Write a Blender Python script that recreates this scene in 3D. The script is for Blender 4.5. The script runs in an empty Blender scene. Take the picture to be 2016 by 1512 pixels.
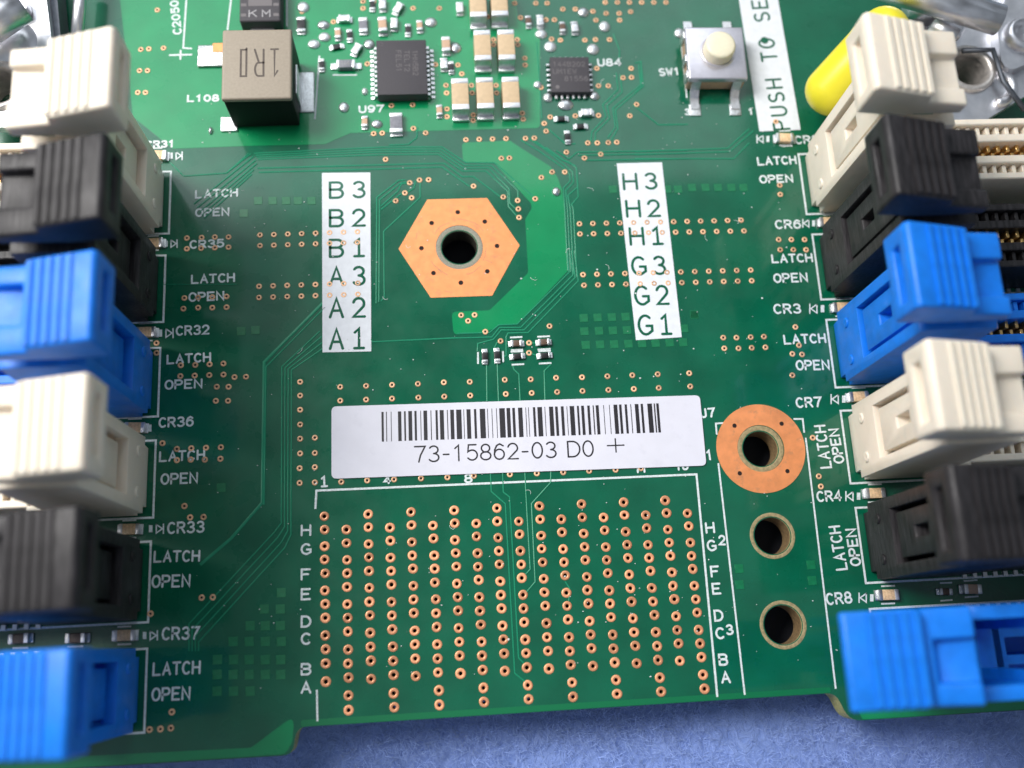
import bpy, bmesh, math, random
import numpy as np
from mathutils import Vector, Matrix, Euler
from mathutils.geometry import tessellate_polygon
random.seed(7)
PI = math.pi
C = bpy.context.scene.collection
scn = bpy.context.scene
scn.unit_settings.scale_length = 0.001          # one unit is one millimetre

# ------------------------------------------------------------------ camera
FPX, W0, H0 = 1972.28, 2016, 1512
CAM_ROT = Euler((0.252958623, -0.0542867252, -0.0539567989), 'XYZ')
CAM_LOC = Vector((11.6708674, -12.0099570, 93.7603479))
cam = bpy.data.objects.new('camera', bpy.data.cameras.new('camera'))
C.objects.link(cam)
cam.location = CAM_LOC; cam.rotation_euler = CAM_ROT
cam.data.sensor_width = 360; cam.data.sensor_fit = 'HORIZONTAL'
cam.data.lens = FPX / W0 * 360
cam.data.clip_start = 5; cam.data.clip_end = 2000
cam.data.dof.use_dof = True
cam.data.dof.focus_distance = 95.0
cam.data.dof.aperture_fstop = cam.data.lens * 1e-3 / 2.0
scn.camera = cam
RM = CAM_ROT.to_matrix()

def P(x, y, z=0.0):
    """board-plane point (mm) measured from the photograph's pixel"""
    d = RM @ Vector(((x - 1008) / FPX, -(y - 756) / FPX, -1))
    s = (z - CAM_LOC.z) / d.z
    p = CAM_LOC + d * s
    return (p.x, p.y)

# ------------------------------------------------------------------ world + lamps
world = bpy.data.worlds.new('World'); scn.world = world; world.use_nodes = True
bg = world.node_tree.nodes['Background']
bg.inputs[0].default_value = (0.80, 0.90, 1.0, 1); bg.inputs[1].default_value = 1.0
_nt = world.node_tree                            # an uneven room: soft brighter and darker patches of wall and ceiling
_tc = _nt.nodes.new('ShaderNodeTexCoord'); _no = _nt.nodes.new('ShaderNodeTexNoise'); _no.inputs['Scale'].default_value = 2.3
_no.inputs['Detail'].default_value = 3; _no.inputs['Distortion'].default_value = .6
_nt.links.new(_tc.outputs['Generated'], _no.inputs['Vector'])
_cr = _nt.nodes.new('ShaderNodeValToRGB'); _cr.color_ramp.elements[0].position = .40; _cr.color_ramp.elements[1].position = .70
_cr.color_ramp.elements[0].color = (.055, .062, .072, 1); _cr.color_ramp.elements[1].color = (.66, .75, .84, 1)
_nt.links.new(_no.outputs[0], _cr.inputs[0]); _nt.links.new(_cr.outputs[0], bg.inputs[0])

def area(name, loc, target, sx, sy, power, col):
    l = bpy.data.lights.new(name, 'AREA'); l.shape = 'RECTANGLE'; l.size = sx; l.size_y = sy
    l.energy = power; l.color = col
    o = bpy.data.objects.new(name, l); C.objects.link(o); o.location = loc
    o.rotation_euler = (Vector(target) - Vector(loc)).to_track_quat('-Z', 'Y').to_euler()
    return o
area('window_light', (-160, 105, 235), (15, 15, 0), 120, 140, 1550000, (1.0, 0.975, 0.945))
area('ceiling_light', (10, 300, 320), (20, 45, 0), 320, 220, 600000, (0.88, 0.95, 1.0))
scn.view_settings.view_transform = 'Standard'; scn.view_settings.look = 'None'
scn.view_settings.exposure = -0.30; scn.view_settings.gamma = 1
scn.cycles.use_denoising = True
scn.cycles.max_bounces = 6

# ------------------------------------------------------------------ materials
def mat(name, col, rough=0.5, metal=0.0, spec=0.5, noise=0.0, nscale=1.0, bump=0.0, bscale=5.0, coat=0.0, crough=0.1,
        sss=0.0, stretch=None, dirt=None, dirtscale=1.0, trans=0.0, roughvar=0.0):
    m = bpy.data.materials.new(name); m.use_nodes = True
    nt = m.node_tree; b = nt.nodes['Principled BSDF']; L = nt.links
    b.inputs['Base Color'].default_value = (*col, 1); b.inputs['Roughness'].default_value = rough
    b.inputs['Metallic'].default_value = metal; b.inputs['Specular IOR Level'].default_value = spec
    b.inputs['Coat Weight'].default_value = coat; b.inputs['Coat Roughness'].default_value = crough
    if trans: b.inputs['Transmission Weight'].default_value = trans
    if sss:
        b.inputs['Subsurface Weight'].default_value = sss; b.inputs['Subsurface Radius'].default_value = (1.0, .7, .5)
        b.inputs['Subsurface Scale'].default_value = 0.6
    tc = nt.nodes.new('ShaderNodeTexCoord'); src = tc.outputs['Object']
    if stretch:
        mp = nt.nodes.new('ShaderNodeMapping'); mp.inputs['Scale'].default_value = stretch
        L.new(src, mp.inputs[0]); src = mp.outputs[0]
    last = None
    if noise:
        n = nt.nodes.new('ShaderNodeTexNoise'); n.inputs['Scale'].default_value = nscale; n.inputs['Detail'].default_value = 6
        L.new(src, n.inputs['Vector'])
        r = nt.nodes.new('ShaderNodeMapRange'); r.inputs[1].default_value = .3; r.inputs[2].default_value = .7
        r.inputs[3].default_value = 1 - noise; r.inputs[4].default_value = 1 + noise
        L.new(n.outputs[0], r.inputs[0])
        mx = nt.nodes.new('ShaderNodeMix'); mx.data_type = 'RGBA'; mx.blend_type = 'MULTIPLY'; mx.inputs[0].default_value = 1
        mx.inputs[6].default_value = (*col, 1); L.new(r.outputs[0], mx.inputs[7])
        L.new(mx.outputs[2], b.inputs['Base Color']); last = mx.outputs[2]
    if dirt:
        n2 = nt.nodes.new('ShaderNodeTexNoise'); n2.inputs['Scale'].default_value = dirtscale; n2.inputs['Detail'].default_value = 8
        n2.inputs['Roughness'].default_value = .65
        L.new(src, n2.inputs['Vector'])
        r2 = nt.nodes.new('ShaderNodeMapRange'); r2.inputs[1].default_value = .55; r2.inputs[2].default_value = .75
        r2.inputs[3].default_value = 0; r2.inputs[4].default_value = .8; L.new(n2.outputs[0], r2.inputs[0])
        mx2 = nt.nodes.new('ShaderNodeMix'); mx2.data_type = 'RGBA'; L.new(r2.outputs[0], mx2.inputs[0])
        if last: L.new(last, mx2.inputs[6])
        else: mx2.inputs[6].default_value = (*col, 1)
        mx2.inputs[7].default_value = (*dirt, 1); L.new(mx2.outputs[2], b.inputs['Base Color'])
    if roughvar:
        n3 = nt.nodes.new('ShaderNodeTexNoise'); n3.inputs['Scale'].default_value = .35; n3.inputs['Detail'].default_value = 5
        L.new(tc.outputs['Object'], n3.inputs['Vector'])
        r3 = nt.nodes.new('ShaderNodeMapRange'); r3.inputs[1].default_value = .3; r3.inputs[2].default_value = .7
        r3.inputs[3].default_value = rough - roughvar; r3.inputs[4].default_value = rough + roughvar
        L.new(n3.outputs[0], r3.inputs[0]); L.new(r3.outputs[0], b.inputs['Roughness'])
    if bump:
        n4 = nt.nodes.new('ShaderNodeTexNoise'); n4.inputs['Scale'].default_value = bscale; n4.inputs['Detail'].default_value = 5
        L.new(src, n4.inputs['Vector'])
        bp = nt.nodes.new('ShaderNodeBump'); bp.inputs['Strength'].default_value = bump; bp.inputs['Distance'].default_value = .1
        L.new(n4.outputs[0], bp.inputs['Height']); L.new(bp.outputs[0], b.inputs['Normal'])
    return m

M = dict(
 mask=mat('solder_mask_green', (0.0008, 0.104, 0.052), .30, noise=.16, nscale=.22, bump=.06, bscale=3.5, coat=.65, crough=.07, spec=.26, roughvar=.08),
 pour=mat('solder_mask_over_copper', (0.0015, 0.235, 0.082), .30, coat=.65, crough=.07, spec=.26, noise=.08, nscale=.3, bump=.05, bscale=3.5, roughvar=.07),
 trace=mat('solder_mask_over_trace', (0.012, 0.23, 0.12), .32, spec=.3),
 mout=mat('solder_mask_bare_edge', (0.0008, 0.15, 0.055), .35),
 square=mat('solder_mask_over_square', (0.003, 0.155, 0.06), .35, noise=.15, nscale=2),
 edge=mat('board_edge_laminate', (0.36, 0.34, 0.13), .6, noise=.3, nscale=4, bump=.3, bscale=12),
 laminate=mat('bare_laminate', (0.33, 0.26, 0.13), .62, noise=.3, nscale=3, bump=.6, bscale=9),
 lamgrey=mat('bare_laminate_grey', (0.27, 0.26, 0.20), .6, noise=.2, nscale=6, bump=.25, bscale=14),
 wall=mat('drilled_wall', (0.20, 0.13, 0.06), .7, noise=.4, nscale=3, bump=.8, bscale=9),
 wallshade=mat('shaded_drilled_wall', (0.030, 0.026, 0.018), .7, noise=.4, nscale=3, bump=.5, bscale=9),  # shade inside the hexagon's hole, put into the wall colour
 copper=mat('copper_finish', (0.88, 0.33, 0.125), .50, metal=.4, noise=.09, nscale=1.2, dirt=(.48, .24, .13), dirtscale=.9, bump=.08, bscale=12, roughvar=.12),
 ring=mat('copper_ring', (0.84, 0.37, 0.19), .42, metal=.35, noise=.12, nscale=3),
 viaring=mat('via_ring', (0.80, 0.47, 0.27), .45, metal=.25, noise=.15, nscale=3),
 barrel=mat('dark_barrel', (0.05, 0.012, 0.006), .5, metal=.3),
 hole=mat('hole_dark', (0.012, 0.004, 0.003), .8),
 silk=mat('silkscreen_ink', (0.66, 0.72, 0.72), .6, noise=.18, nscale=5, bump=.2, bscale=20),
 silkbox=mat('silkscreen_panel', (0.74, 0.76, 0.80), .6, noise=.05, nscale=1.5, bump=.1, bscale=14),
 paper=mat('label_paper', (0.70, 0.69, 0.76), .55, noise=.03, nscale=.5, bump=.03, bscale=10, dirt=(.62, .61, .68), dirtscale=.6),
 ink=mat('label_ink', (0.012, 0.010, 0.014), .5, noise=.3, nscale=6),
 solder=mat('solder', (0.74, 0.76, 0.77), .26, metal=.95, noise=.15, nscale=4, bump=.5, bscale=5),
 tin=mat('tin_plate', (0.72, 0.72, 0.74), .32, metal=.9, noise=.12, nscale=4, bump=.25, bscale=6),
 steel=mat('bracket_steel', (0.80, 0.79, 0.82), .36, metal=1, noise=.12, nscale=.6, bump=.15, bscale=1.4, roughvar=.08),
 nut=mat('threaded_nut_steel', (0.62, 0.58, 0.55), .34, metal=.65, noise=.2, nscale=2, bump=.3, bscale=4),
 steeldark=mat('dark_steel', (0.10, 0.11, 0.13), .45, metal=.6, noise=.2, nscale=2),
 blackchip=mat('chip_mould_compound', (0.055, 0.050, 0.058), .62, noise=.12, nscale=8, bump=.45, bscale=16),
 res=mat('resistor_glaze', (0.012, 0.011, 0.012), .35),
 resgrey=mat('resistor_grey', (0.20, 0.20, 0.23), .45, noise=.2, nscale=5),
 mark=mat('chip_marking', (0.16, 0.145, 0.15), .7),
 markdark=mat('burned_marking', (0.095, 0.075, 0.062), .7, noise=.3, nscale=6),
 markwhite=mat('component_marking', (0.34, 0.33, 0.34), .6),
 ceramic=mat('ceramic_tan', (0.60, 0.44, 0.27), .48, noise=.08, nscale=2, bump=.1, bscale=8),
 ceramicpink=mat('ceramic_pink', (0.55, 0.36, 0.24), .45, noise=.1, nscale=4),
 brown=mat('ceramic_brown', (0.12, 0.07, 0.045), .4, noise=.15, nscale=5),
 indtop=mat('inductor_ferrite', (0.31, 0.26, 0.20), .5, noise=.07, nscale=4, bump=.35, bscale=14),
 inddark=mat('inductor_side', (0.008, 0.008, 0.008), .55, noise=.2, nscale=3, spec=.2),
 white=mat('ivory_plastic', (0.83, 0.74, 0.62), .45, spec=.4, noise=.03, nscale=.6, bump=.05, bscale=6, sss=.25, dirt=(.70, .64, .55), dirtscale=.5),
 whitedark=mat('ivory_recess', (0.74, 0.68, 0.56), .45, noise=.03, sss=.2),
 black=mat('black_plastic', (0.021, 0.019, 0.021), .48, noise=.7, nscale=3.5, bump=.5, bscale=4, stretch=(1, .15, 1), roughvar=.08, spec=.35),
 blue=mat('blue_plastic', (0.005, 0.185, 0.74), .42, spec=.4, noise=.10, nscale=.9, bump=.12, bscale=5, sss=.12, roughvar=.1),
 gold=mat('gold_contact', (0.85, 0.56, 0.22), .3, metal=.9),
 yellow=mat('yellow_vinyl', (0.80, 0.70, 0.035), .32, noise=.02, nscale=1, sss=.15, bump=.04, bscale=3),
 button=mat('cream_button', (0.80, 0.74, 0.56), .45, noise=.03, nscale=3, sss=.2),
 lavender=mat('switch_frame', (0.62, 0.60, 0.66), .32, metal=.7, noise=.06, nscale=2),
 led=mat('led_resin', (0.80, 0.55, 0.33), .25, noise=.25, nscale=4, sss=.2),
 dust=mat('dust', (0.75, 0.78, 0.76), .8),
)
PLASTIC = dict(white=M['white'], black=M['black'], blue=M['blue'])

for _m, _k in ((M['ring'], .22), (M['viaring'], .22), (M['solder'], .25), (M['tin'], .15)):     # no two plated rings shine quite alike
    _n = _m.node_tree; _b = _n.nodes['Principled BSDF']; _l = _b.inputs['Base Color'].links[0].from_socket
    _oi = _n.nodes.new('ShaderNodeObjectInfo'); _r = _n.nodes.new('ShaderNodeMapRange'); _r.inputs[3].default_value = 1-_k; _r.inputs[4].default_value = 1+_k*.6
    _x = _n.nodes.new('ShaderNodeMix'); _x.data_type = 'RGBA'; _x.blend_type = 'MULTIPLY'; _x.inputs[0].default_value = 1
    _n.links.new(_oi.outputs['Random'], _r.inputs[0]); _n.links.new(_l, _x.inputs[6]); _n.links.new(_r.outputs[0], _x.inputs[7]); _n.links.new(_x.outputs[2], _b.inputs['Base Color'])
    _r2 = _n.nodes.new('ShaderNodeMapRange'); _r2.inputs[3].default_value = .28; _r2.inputs[4].default_value = .5
    _n.links.new(_oi.outputs['Random'], _r2.inputs[0]); _n.links.new(_r2.outputs[0], _b.inputs['Roughness'])
# ------------------------------------------------------------------ helpers
def link(name, me, parent=None, loc=(0, 0, 0), rz=0):
    o = bpy.data.objects.new(name, me); C.objects.link(o)
    o.location = loc; o.rotation_euler = (0, 0, rz)
    if parent: o.parent = parent
    return o
def thing(name, label, cat, loc=(0, 0, 0), rz=0, group=None):
    o = link(name, None, None, loc, rz); o.empty_display_size = .5
    return tag(o, label, cat, group)
def tag(o, label, cat, group=None):
    o['label'] = label; o['category'] = cat; o['kind'] = 'thing'
    if group: o['group'] = group
    return o
def mesh(name, vs, fs, m, smooth=False):
    me = bpy.data.meshes.new(name); me.from_pydata([tuple(v) for v in vs], [], fs); me.validate()
    me.materials.append(m)
    if smooth: me.polygons.foreach_set('use_smooth', [True] * len(me.polygons))
    return me
def evalmesh(me, mods, mats):
    """bake a list of (type, settings) modifiers into a new mesh"""
    o = bpy.data.objects.new('work', me); C.objects.link(o)
    for t, kw in mods:
        md = o.modifiers.new(t, t)
        for k, v in kw.items(): setattr(md, k, v)
    dg = bpy.context.evaluated_depsgraph_get(); dg.update()
    out = bpy.data.meshes.new_from_object(o.evaluated_get(dg), depsgraph=dg)
    bpy.data.objects.remove(o)
    out.materials.clear()
    for m in mats: out.materials.append(m)
    return out
def box_me(name, x0, x1, y0, y1, z0, z1, m, bev=0.0, seg=2, smooth=True):
    bm = bmesh.new()
    v = [bm.verts.new(p) for p in [(x0,y0,z0),(x1,y0,z0),(x1,y1,z0),(x0,y1,z0),(x0,y0,z1),(x1,y0,z1),(x1,y1,z1),(x0,y1,z1)]]
    for f in [(0,3,2,1),(4,5,6,7),(0,1,5,4),(1,2,6,5),(2,3,7,6),(3,0,4,7)]: bm.faces.new([v[i] for i in f])
    if bev: bmesh.ops.bevel(bm, geom=list(bm.edges), offset=bev, segments=seg, affect='EDGES', profile=.6)
    me = bpy.data.meshes.new(name); bm.to_mesh(me); bm.free(); me.materials.append(m)
    if bev and smooth: smooth_angle(me)
    return me
def smooth_angle(me, ang=40):
    me.polygons.foreach_set('use_smooth', [True] * len(me.polygons))
    bm = bmesh.new(); bm.from_mesh(me)
    for e in bm.edges:
        if len(e.link_faces) == 2 and e.calc_face_angle(0) > math.radians(ang): e.smooth = False
    bm.to_mesh(me); bm.free()
def prism(bm, poly, axis, a0, a1):
    """extrude a closed 2-D polygon along an axis (0=x,1=y,2=z)"""
    def mk(p, a):
        if axis == 2: return (p[0], p[1], a)
        if axis == 1: return (p[0], a, p[1])
        return (a, p[0], p[1])
    A = [bm.verts.new(mk(p, a0)) for p in poly]; B = [bm.verts.new(mk(p, a1)) for p in poly]
    n = len(poly)
    bm.faces.new(A); bm.faces.new(B)
    for i in range(n): bm.faces.new([A[i], A[(i+1) % n], B[(i+1) % n], B[i]])
    bmesh.ops.recalc_face_normals(bm, faces=bm.faces)
def bm_me(bm, name, m):
    bmesh.ops.recalc_face_normals(bm, faces=bm.faces)
    me = bpy.data.meshes.new(name); bm.to_mesh(me); bm.free(); me.materials.append(m); return me
def addbox(bm, x0, x1, y0, y1, z0, z1):
    prism(bm, [(x0, y0), (x1, y0), (x1, y1), (x0, y1)], 2, z0, z1)
def lathe(prof, n=24, cap=False):
    vs, fs = [], []
    for r, z in prof:
        for i in range(n): vs.append((r * math.cos(2*PI*i/n), r * math.sin(2*PI*i/n), z))
    for k in range(len(prof) - 1):
        for i in range(n):
            j = (i+1) % n; fs.append((k*n+i, k*n+j, (k+1)*n+j, (k+1)*n+i))
    if cap: fs.append(tuple(range((len(prof)-1)*n, len(prof)*n)))
    return vs, fs
def tube(pts, r, n=12, caps=True):
    vs, fs = [], []; pts = [Vector(p) for p in pts]; up = Vector((0, 0, 1))
    for i, p in enumerate(pts):
        t = (pts[min(i+1, len(pts)-1)] - pts[max(i-1, 0)]).normalized()
        a = t.cross(up if abs(t.z) < .9 else Vector((1, 0, 0))).normalized(); b = t.cross(a)
        rr = r[i] if isinstance(r, (list, tuple)) else r
        for k in range(n): vs.append(p + (a * math.cos(2*PI*k/n) + b * math.sin(2*PI*k/n)) * rr)
    for i in range(len(pts) - 1):
        for k in range(n):
            j = (k+1) % n; fs.append((i*n+k, i*n+j, (i+1)*n+j, (i+1)*n+k))
    if caps: fs.append(tuple(range(n))[::-1]); fs.append(tuple(range((len(pts)-1)*n, len(pts)*n)))
    return vs, fs
def curve_plate(name, outer, holes, z0, z1, m):
    """flat plate with real holes, straight walls"""
    cu = bpy.data.curves.new(name, 'CURVE'); cu.dimensions = '2D'; cu.fill_mode = 'BOTH'; cu.extrude = (z1 - z0) / 2
    for loop in [outer] + holes:
        s = cu.splines.new('POLY'); s.points.add(len(loop) - 1)
        for q, p in zip(s.points, loop): q.co = (p[0], p[1], 0, 1)
        s.use_cyclic_u = True
    o = bpy.data.objects.new(name, cu); C.objects.link(o)
    dg = bpy.context.evaluated_depsgraph_get(); dg.update()
    me = bpy.data.meshes.new_from_object(o.evaluated_get(dg), depsgraph=dg)
    bpy.data.objects.remove(o); bpy.data.curves.remove(cu)
    me.transform(Matrix.Translation((0, 0, (z0 + z1) / 2)))
    me.materials.clear(); me.materials.append(m)
    me.polygons.foreach_set('use_smooth', [False] * len(me.polygons))
    me.polygons.foreach_set('material_index', [0] * len(me.polygons))
    return me
def circ(cx, cy, r, n=32, a0=0): return [(cx + r*math.cos(a0 + 2*PI*i/n), cy + r*math.sin(a0 + 2*PI*i/n)) for i in range(n)]

def circ3(c, r, z): return [(p[0], p[1], z) for p in circ(c[0], c[1], r, 16)]
# ribbons: thin raised strips with rounded ends, for ink strokes and tracks
class Strip:
    def __init__(s): s.v = []; s.f = []; s.k = 0
    def stroke(s, pts, w, z, closed=False, round_=True):
        s.k += 1; z = z + .0015 * (s.k % 6)
        q = [pts[0]]
        for p in pts[1:]:
            if math.hypot(p[0]-q[-1][0], p[1]-q[-1][1]) > 1e-4: q.append(p)
        if closed and math.hypot(q[0][0]-q[-1][0], q[0][1]-q[-1][1]) < 1e-4: q.pop()
        n = len(q); h = w / 2
        if n < 2: return
        Lf, Rt = [], []
        for i in range(n):
            a = q[(i-1) % n] if (closed or i > 0) else None
            b = q[(i+1) % n] if (closed or i < n-1) else None
            def un(u, v):
                d = (v[0]-u[0], v[1]-u[1]); l = math.hypot(*d); return (d[0]/l, d[1]/l)
            if a is None: d = un(q[i], b); nx, ny, k = -d[1], d[0], 1
            elif b is None: d = un(a, q[i]); nx, ny, k = -d[1], d[0], 1
            else:
                d1, d2 = un(a, q[i]), un(q[i], b); nx, ny = -(d1[1]+d2[1]), d1[0]+d2[0]
                l = math.hypot(nx, ny)
                if l < .2: nx, ny, k = -d1[1], d1[0], 1
                else: nx, ny = nx/l, ny/l; k = min(1 / max(nx*-d1[1] + ny*d1[0], .3), 2)
            Lf.append((q[i][0]+nx*h*k, q[i][1]+ny*h*k)); Rt.append((q[i][0]-nx*h*k, q[i][1]-ny*h*k))
        if closed:
            b0 = len(s.v)
            for p in Lf + Rt: s.v.append((p[0], p[1], z))
            for i in range(n): j = (i+1) % n; s.f.append((b0+i, b0+n+i, b0+n+j, b0+j))
            return
        out = list(Rt)
        if round_:
            ax = math.atan2(Rt[-1][1]-q[-1][1], Rt[-1][0]-q[-1][0])
            cap1 = [(q[-1][0]+h*math.cos(ax+PI*t/4), q[-1][1]+h*math.sin(ax+PI*t/4)) for t in (1, 2, 3)]
            ax = math.atan2(Lf[0][1]-q[0][1], Lf[0][0]-q[0][0])
            cap0 = [(q[0][0]+h*math.cos(ax+PI*t/4), q[0][1]+h*math.sin(ax+PI*t/4)) for t in (1, 2, 3)]
        b0 = len(s.v)
        for p in Lf + Rt: s.v.append((p[0], p[1], z))
        for i in range(n-1): s.f.append((b0+i, b0+n+i, b0+n+i+1, b0+i+1))
        if round_:
            for cap, l, r in ((cap1, b0+n-1, b0+2*n-1), (cap0, b0+n, b0)):
                c0 = len(s.v)
                for p in cap: s.v.append((p[0], p[1], z))
                s.f.append((r, c0, c0+1, c0+2, l))
    def rect(s, x0, x1, y0, y1, z):
        b = len(s.v); s.v += [(x0,y0,z),(x1,y0,z),(x1,y1,z),(x0,y1,z)]; s.f.append((b,b+1,b+2,b+3))
    def poly(s, pts, z):
        b = len(s.v); s.v += [(p[0], p[1], z) for p in pts]; s.f.append(tuple(range(b, b+len(pts))))
    def build(s, name, m, parent=None, loc=(0, 0, 0), rz=0):
        me = mesh(name, s.v, s.f, m)
        bm = bmesh.new(); bm.from_mesh(me)
        for f in bm.faces:
            if f.normal.z < 0: f.normal_flip()
        bm.to_mesh(me); bm.free()
        return link(name, me, parent, loc, rz)

# stroke lettering on a 4 x 6 cell
def arc(cx, cy, rx, ry, a0, a1, n=10):
    return [(cx + rx*math.cos(math.radians(a0+(a1-a0)*i/n)), cy + ry*math.sin(math.radians(a0+(a1-a0)*i/n))) for i in range(n+1)]
G = {
 'A': [[(0,0),(2,6),(4,0)],[(.75,2.1),(3.25,2.1)]],
 'B': [[(0,0),(0,6),(2.3,6)]+arc(2.3,4.6,1.5,1.4,90,-90)+[(0,3.2)],[(2.3,3.2)]+arc(2.4,1.6,1.6,1.6,90,-90)+[(0,0)]],
 'C': [arc(2.1,3,2.1,3,48,312,16)],
 'D': [[(0,0),(0,6),(1.6,6)]+arc(1.6,3,2.4,3,90,-90,14)+[(0,0)]],
 'E': [[(3.7,6),(0,6),(0,0),(3.8,0)],[(0,3.1),(3,3.1)]],
 'F': [[(3.7,6),(0,6),(0,0)],[(0,3.1),(3,3.1)]],
 'G': [arc(2.1,3,2.1,3,48,300,16)+[(4.1,1.1),(4.1,2.7),(2.4,2.7)]],
 'H': [[(0,0),(0,6)],[(4,0),(4,6)],[(0,3.1),(4,3.1)]],
 'I': [[(2,0),(2,6)],[(1,0),(3,0)],[(1,6),(3,6)]],
 'J': [[(3.6,6),(3.6,1.6)]+arc(2,1.6,1.6,1.6,0,-180)],
 'K': [[(0,0),(0,6)],[(3.8,6),(0,2.4)],[(1.4,3.7),(4,0)]],
 'L': [[(0,6),(0,0),(3.7,0)]],
 'M': [[(0,0),(0,6),(2,2.4),(4,6),(4,0)]],
 'N': [[(0,0),(0,6),(4,0),(4,6)]],
 'O': [arc(2.05,3,2.1,3,90,450,22)],
 'P': [[(0,0),(0,6),(2.3,6)]+arc(2.3,4.4,1.6,1.6,90,-90)+[(0,2.8)]],
 'R': [[(0,0),(0,6),(2.3,6)]+arc(2.3,4.5,1.5,1.5,90,-90)+[(0,3)],[(2.1,3),(4,0)]],
 'S': [arc(2,4.5,1.8,1.5,40,270,10)+arc(2,1.5,2,1.5,90,-140,10)],
 'T': [[(0,6),(4,6)],[(2,6),(2,0)]],
 'U': [[(0,6),(0,2)]+arc(2,2,2,2,180,360,12)+[(4,6)]],
 'V': [[(0,6),(2,0),(4,6)]],
 'W': [[(0,6),(1,0),(2,4),(3,0),(4,6)]],
 'X': [[(0,0),(4,6)],[(0,6),(4,0)]],
 '0': [arc(2,3,1.95,3,90,450,22)],
 '1': [[(.7,4.8),(2.1,6),(2.1,0)]],
 '2': [arc(2,4.2,1.85,1.8,165,-30,10)+[(2.4,2.1),(.2,0),(4,0)]],
 '3': [arc(2,4.55,1.7,1.45,150,-90,10),arc(2,1.55,1.95,1.55,90,-150,10)],
 '4': [[(3,0),(3,6),(0,1.7),(4,1.7)]],
 '5': [[(3.6,6),(.7,6),(.4,3.3)]+arc(2,2,2,1.95,125,-145,12)],
 '6': [arc(2,1.95,1.9,1.95,90,450,16),[(.12,1.9),(.3,3.8),(1.1,5.4),(2.3,6),(3.6,5.2)]],
 '7': [[(0,6),(4,6),(2.2,2.6),(1.5,0)]],
 '8': [arc(2,4.5,1.6,1.5,90,450,16),arc(2,1.55,1.95,1.55,90,450,16)],
 '9': [arc(2,4.1,1.9,1.9,90,450,16),[(3.88,4.1),(3.7,2.2),(2.9,.6),(1.7,0),(.5,.7)]],
 '-': [[(.6,2.6),(3.4,2.6)]], '+': [[(0,3),(4.4,3)],[(2.2,.9),(2.2,5.1)]], ' ': [], '.': [[(1.9,0),(2.1,0)]], 'o': [[(.7,-.3),(.7,6),(3.2,6),(3.2,0),(.9,0)]],
}
G1S = [[(.7,4.9),(2.1,6),(2.1,0)],[(.5,0),(3.7,0)]]      # a one with a foot
def lay_text(st, text, p0, p1, h, w, z, serif1=False, gap=1.7):
    """strokes from p0 to p1 (board mm), capital height h mm, stroke width w mm"""
    n = len(text); total = n*4 + (n-1)*gap
    ex = ((p1[0]-p0[0])/total, (p1[1]-p0[1])/total)
    l = math.hypot(*ex); ey = (-ex[1]/l*h/6, ex[0]/l*h/6)
    for i, ch in enumerate(text):
        gl = G1S if (ch == '1' and serif1) else G.get(ch, [])
        for s_ in gl:
            cl = len(s_) > 12 and abs(s_[0][0]-s_[-1][0]) < .01 and abs(s_[0][1]-s_[-1][1]) < .01
            pts = [(p0[0] + (q[0]+i*(4+gap))*ex[0] + q[1]*ey[0], p0[1] + (q[0]+i*(4+gap))*ex[1] + q[1]*ey[1]) for q in s_]
            st.stroke(pts, w, z, closed=cl)
    return st

# ------------------------------------------------------------------ the fabric under the board
def fabric_mat():
    m = bpy.data.materials.new('blue_felt'); m.use_nodes = True; nt = m.node_tree; b = nt.nodes['Principled BSDF']; L = nt.links
    b.inputs['Roughness'].default_value = .95; b.inputs['Specular IOR Level'].default_value = .1
    b.inputs['Sheen Weight'].default_value = .35; b.inputs['Sheen Roughness'].default_value = .4
    tc = nt.nodes.new('ShaderNodeTexCoord')
    n = nt.nodes.new('ShaderNodeTexNoise'); n.inputs['Scale'].default_value = .75; n.inputs['Detail'].default_value = 9
    n.inputs['Roughness'].default_value = .7; n.inputs['Distortion'].default_value = 1.2
    L.new(tc.outputs['Object'], n.inputs[0])
    cr = nt.nodes.new('ShaderNodeValToRGB'); cr.color_ramp.elements[0].position = .34; cr.color_ramp.elements[1].position = .68
    cr.color_ramp.elements[0].color = (.19, .29, .67, 1); cr.color_ramp.elements[1].color = (.31, .43, .84, 1)
    L.new(n.outputs[0], cr.inputs[0]); L.new(cr.outputs[0], b.inputs['Base Color'])
    bp = nt.nodes.new('ShaderNodeBump'); bp.inputs['Strength'].default_value = .8; bp.inputs['Distance'].default_value = .5
    L.new(n.outputs[0], bp.inputs['Height']); L.new(bp.outputs[0], b.inputs['Normal'])
    return m
ZF = -6.0
NX, NY = 220, 90
vs, fs = [], []
rng = np.random.default_rng(3)
for j in range(NY + 1):
    for i in range(NX + 1):
        x = -70 + 180 * i / NX; y = -50 + 140 * (j / NY) ** 1.6
        vs.append((x, y, ZF + .25*math.sin(x*.31+y*.2) + .2*math.sin(x*.12-y*.43) + rng.uniform(-.12, .12)))
for j in range(NY):
    for i in range(NX): a = j*(NX+1)+i; fs.append((a, a+1, a+NX+2, a+NX+1))
fab = link('ground', mesh('fabric', vs, fs, fabric_mat(), True)); fab['kind'] = 'structure'
fab['label'] = 'soft fuzzy blue felt cloth under the circuit board'
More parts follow.
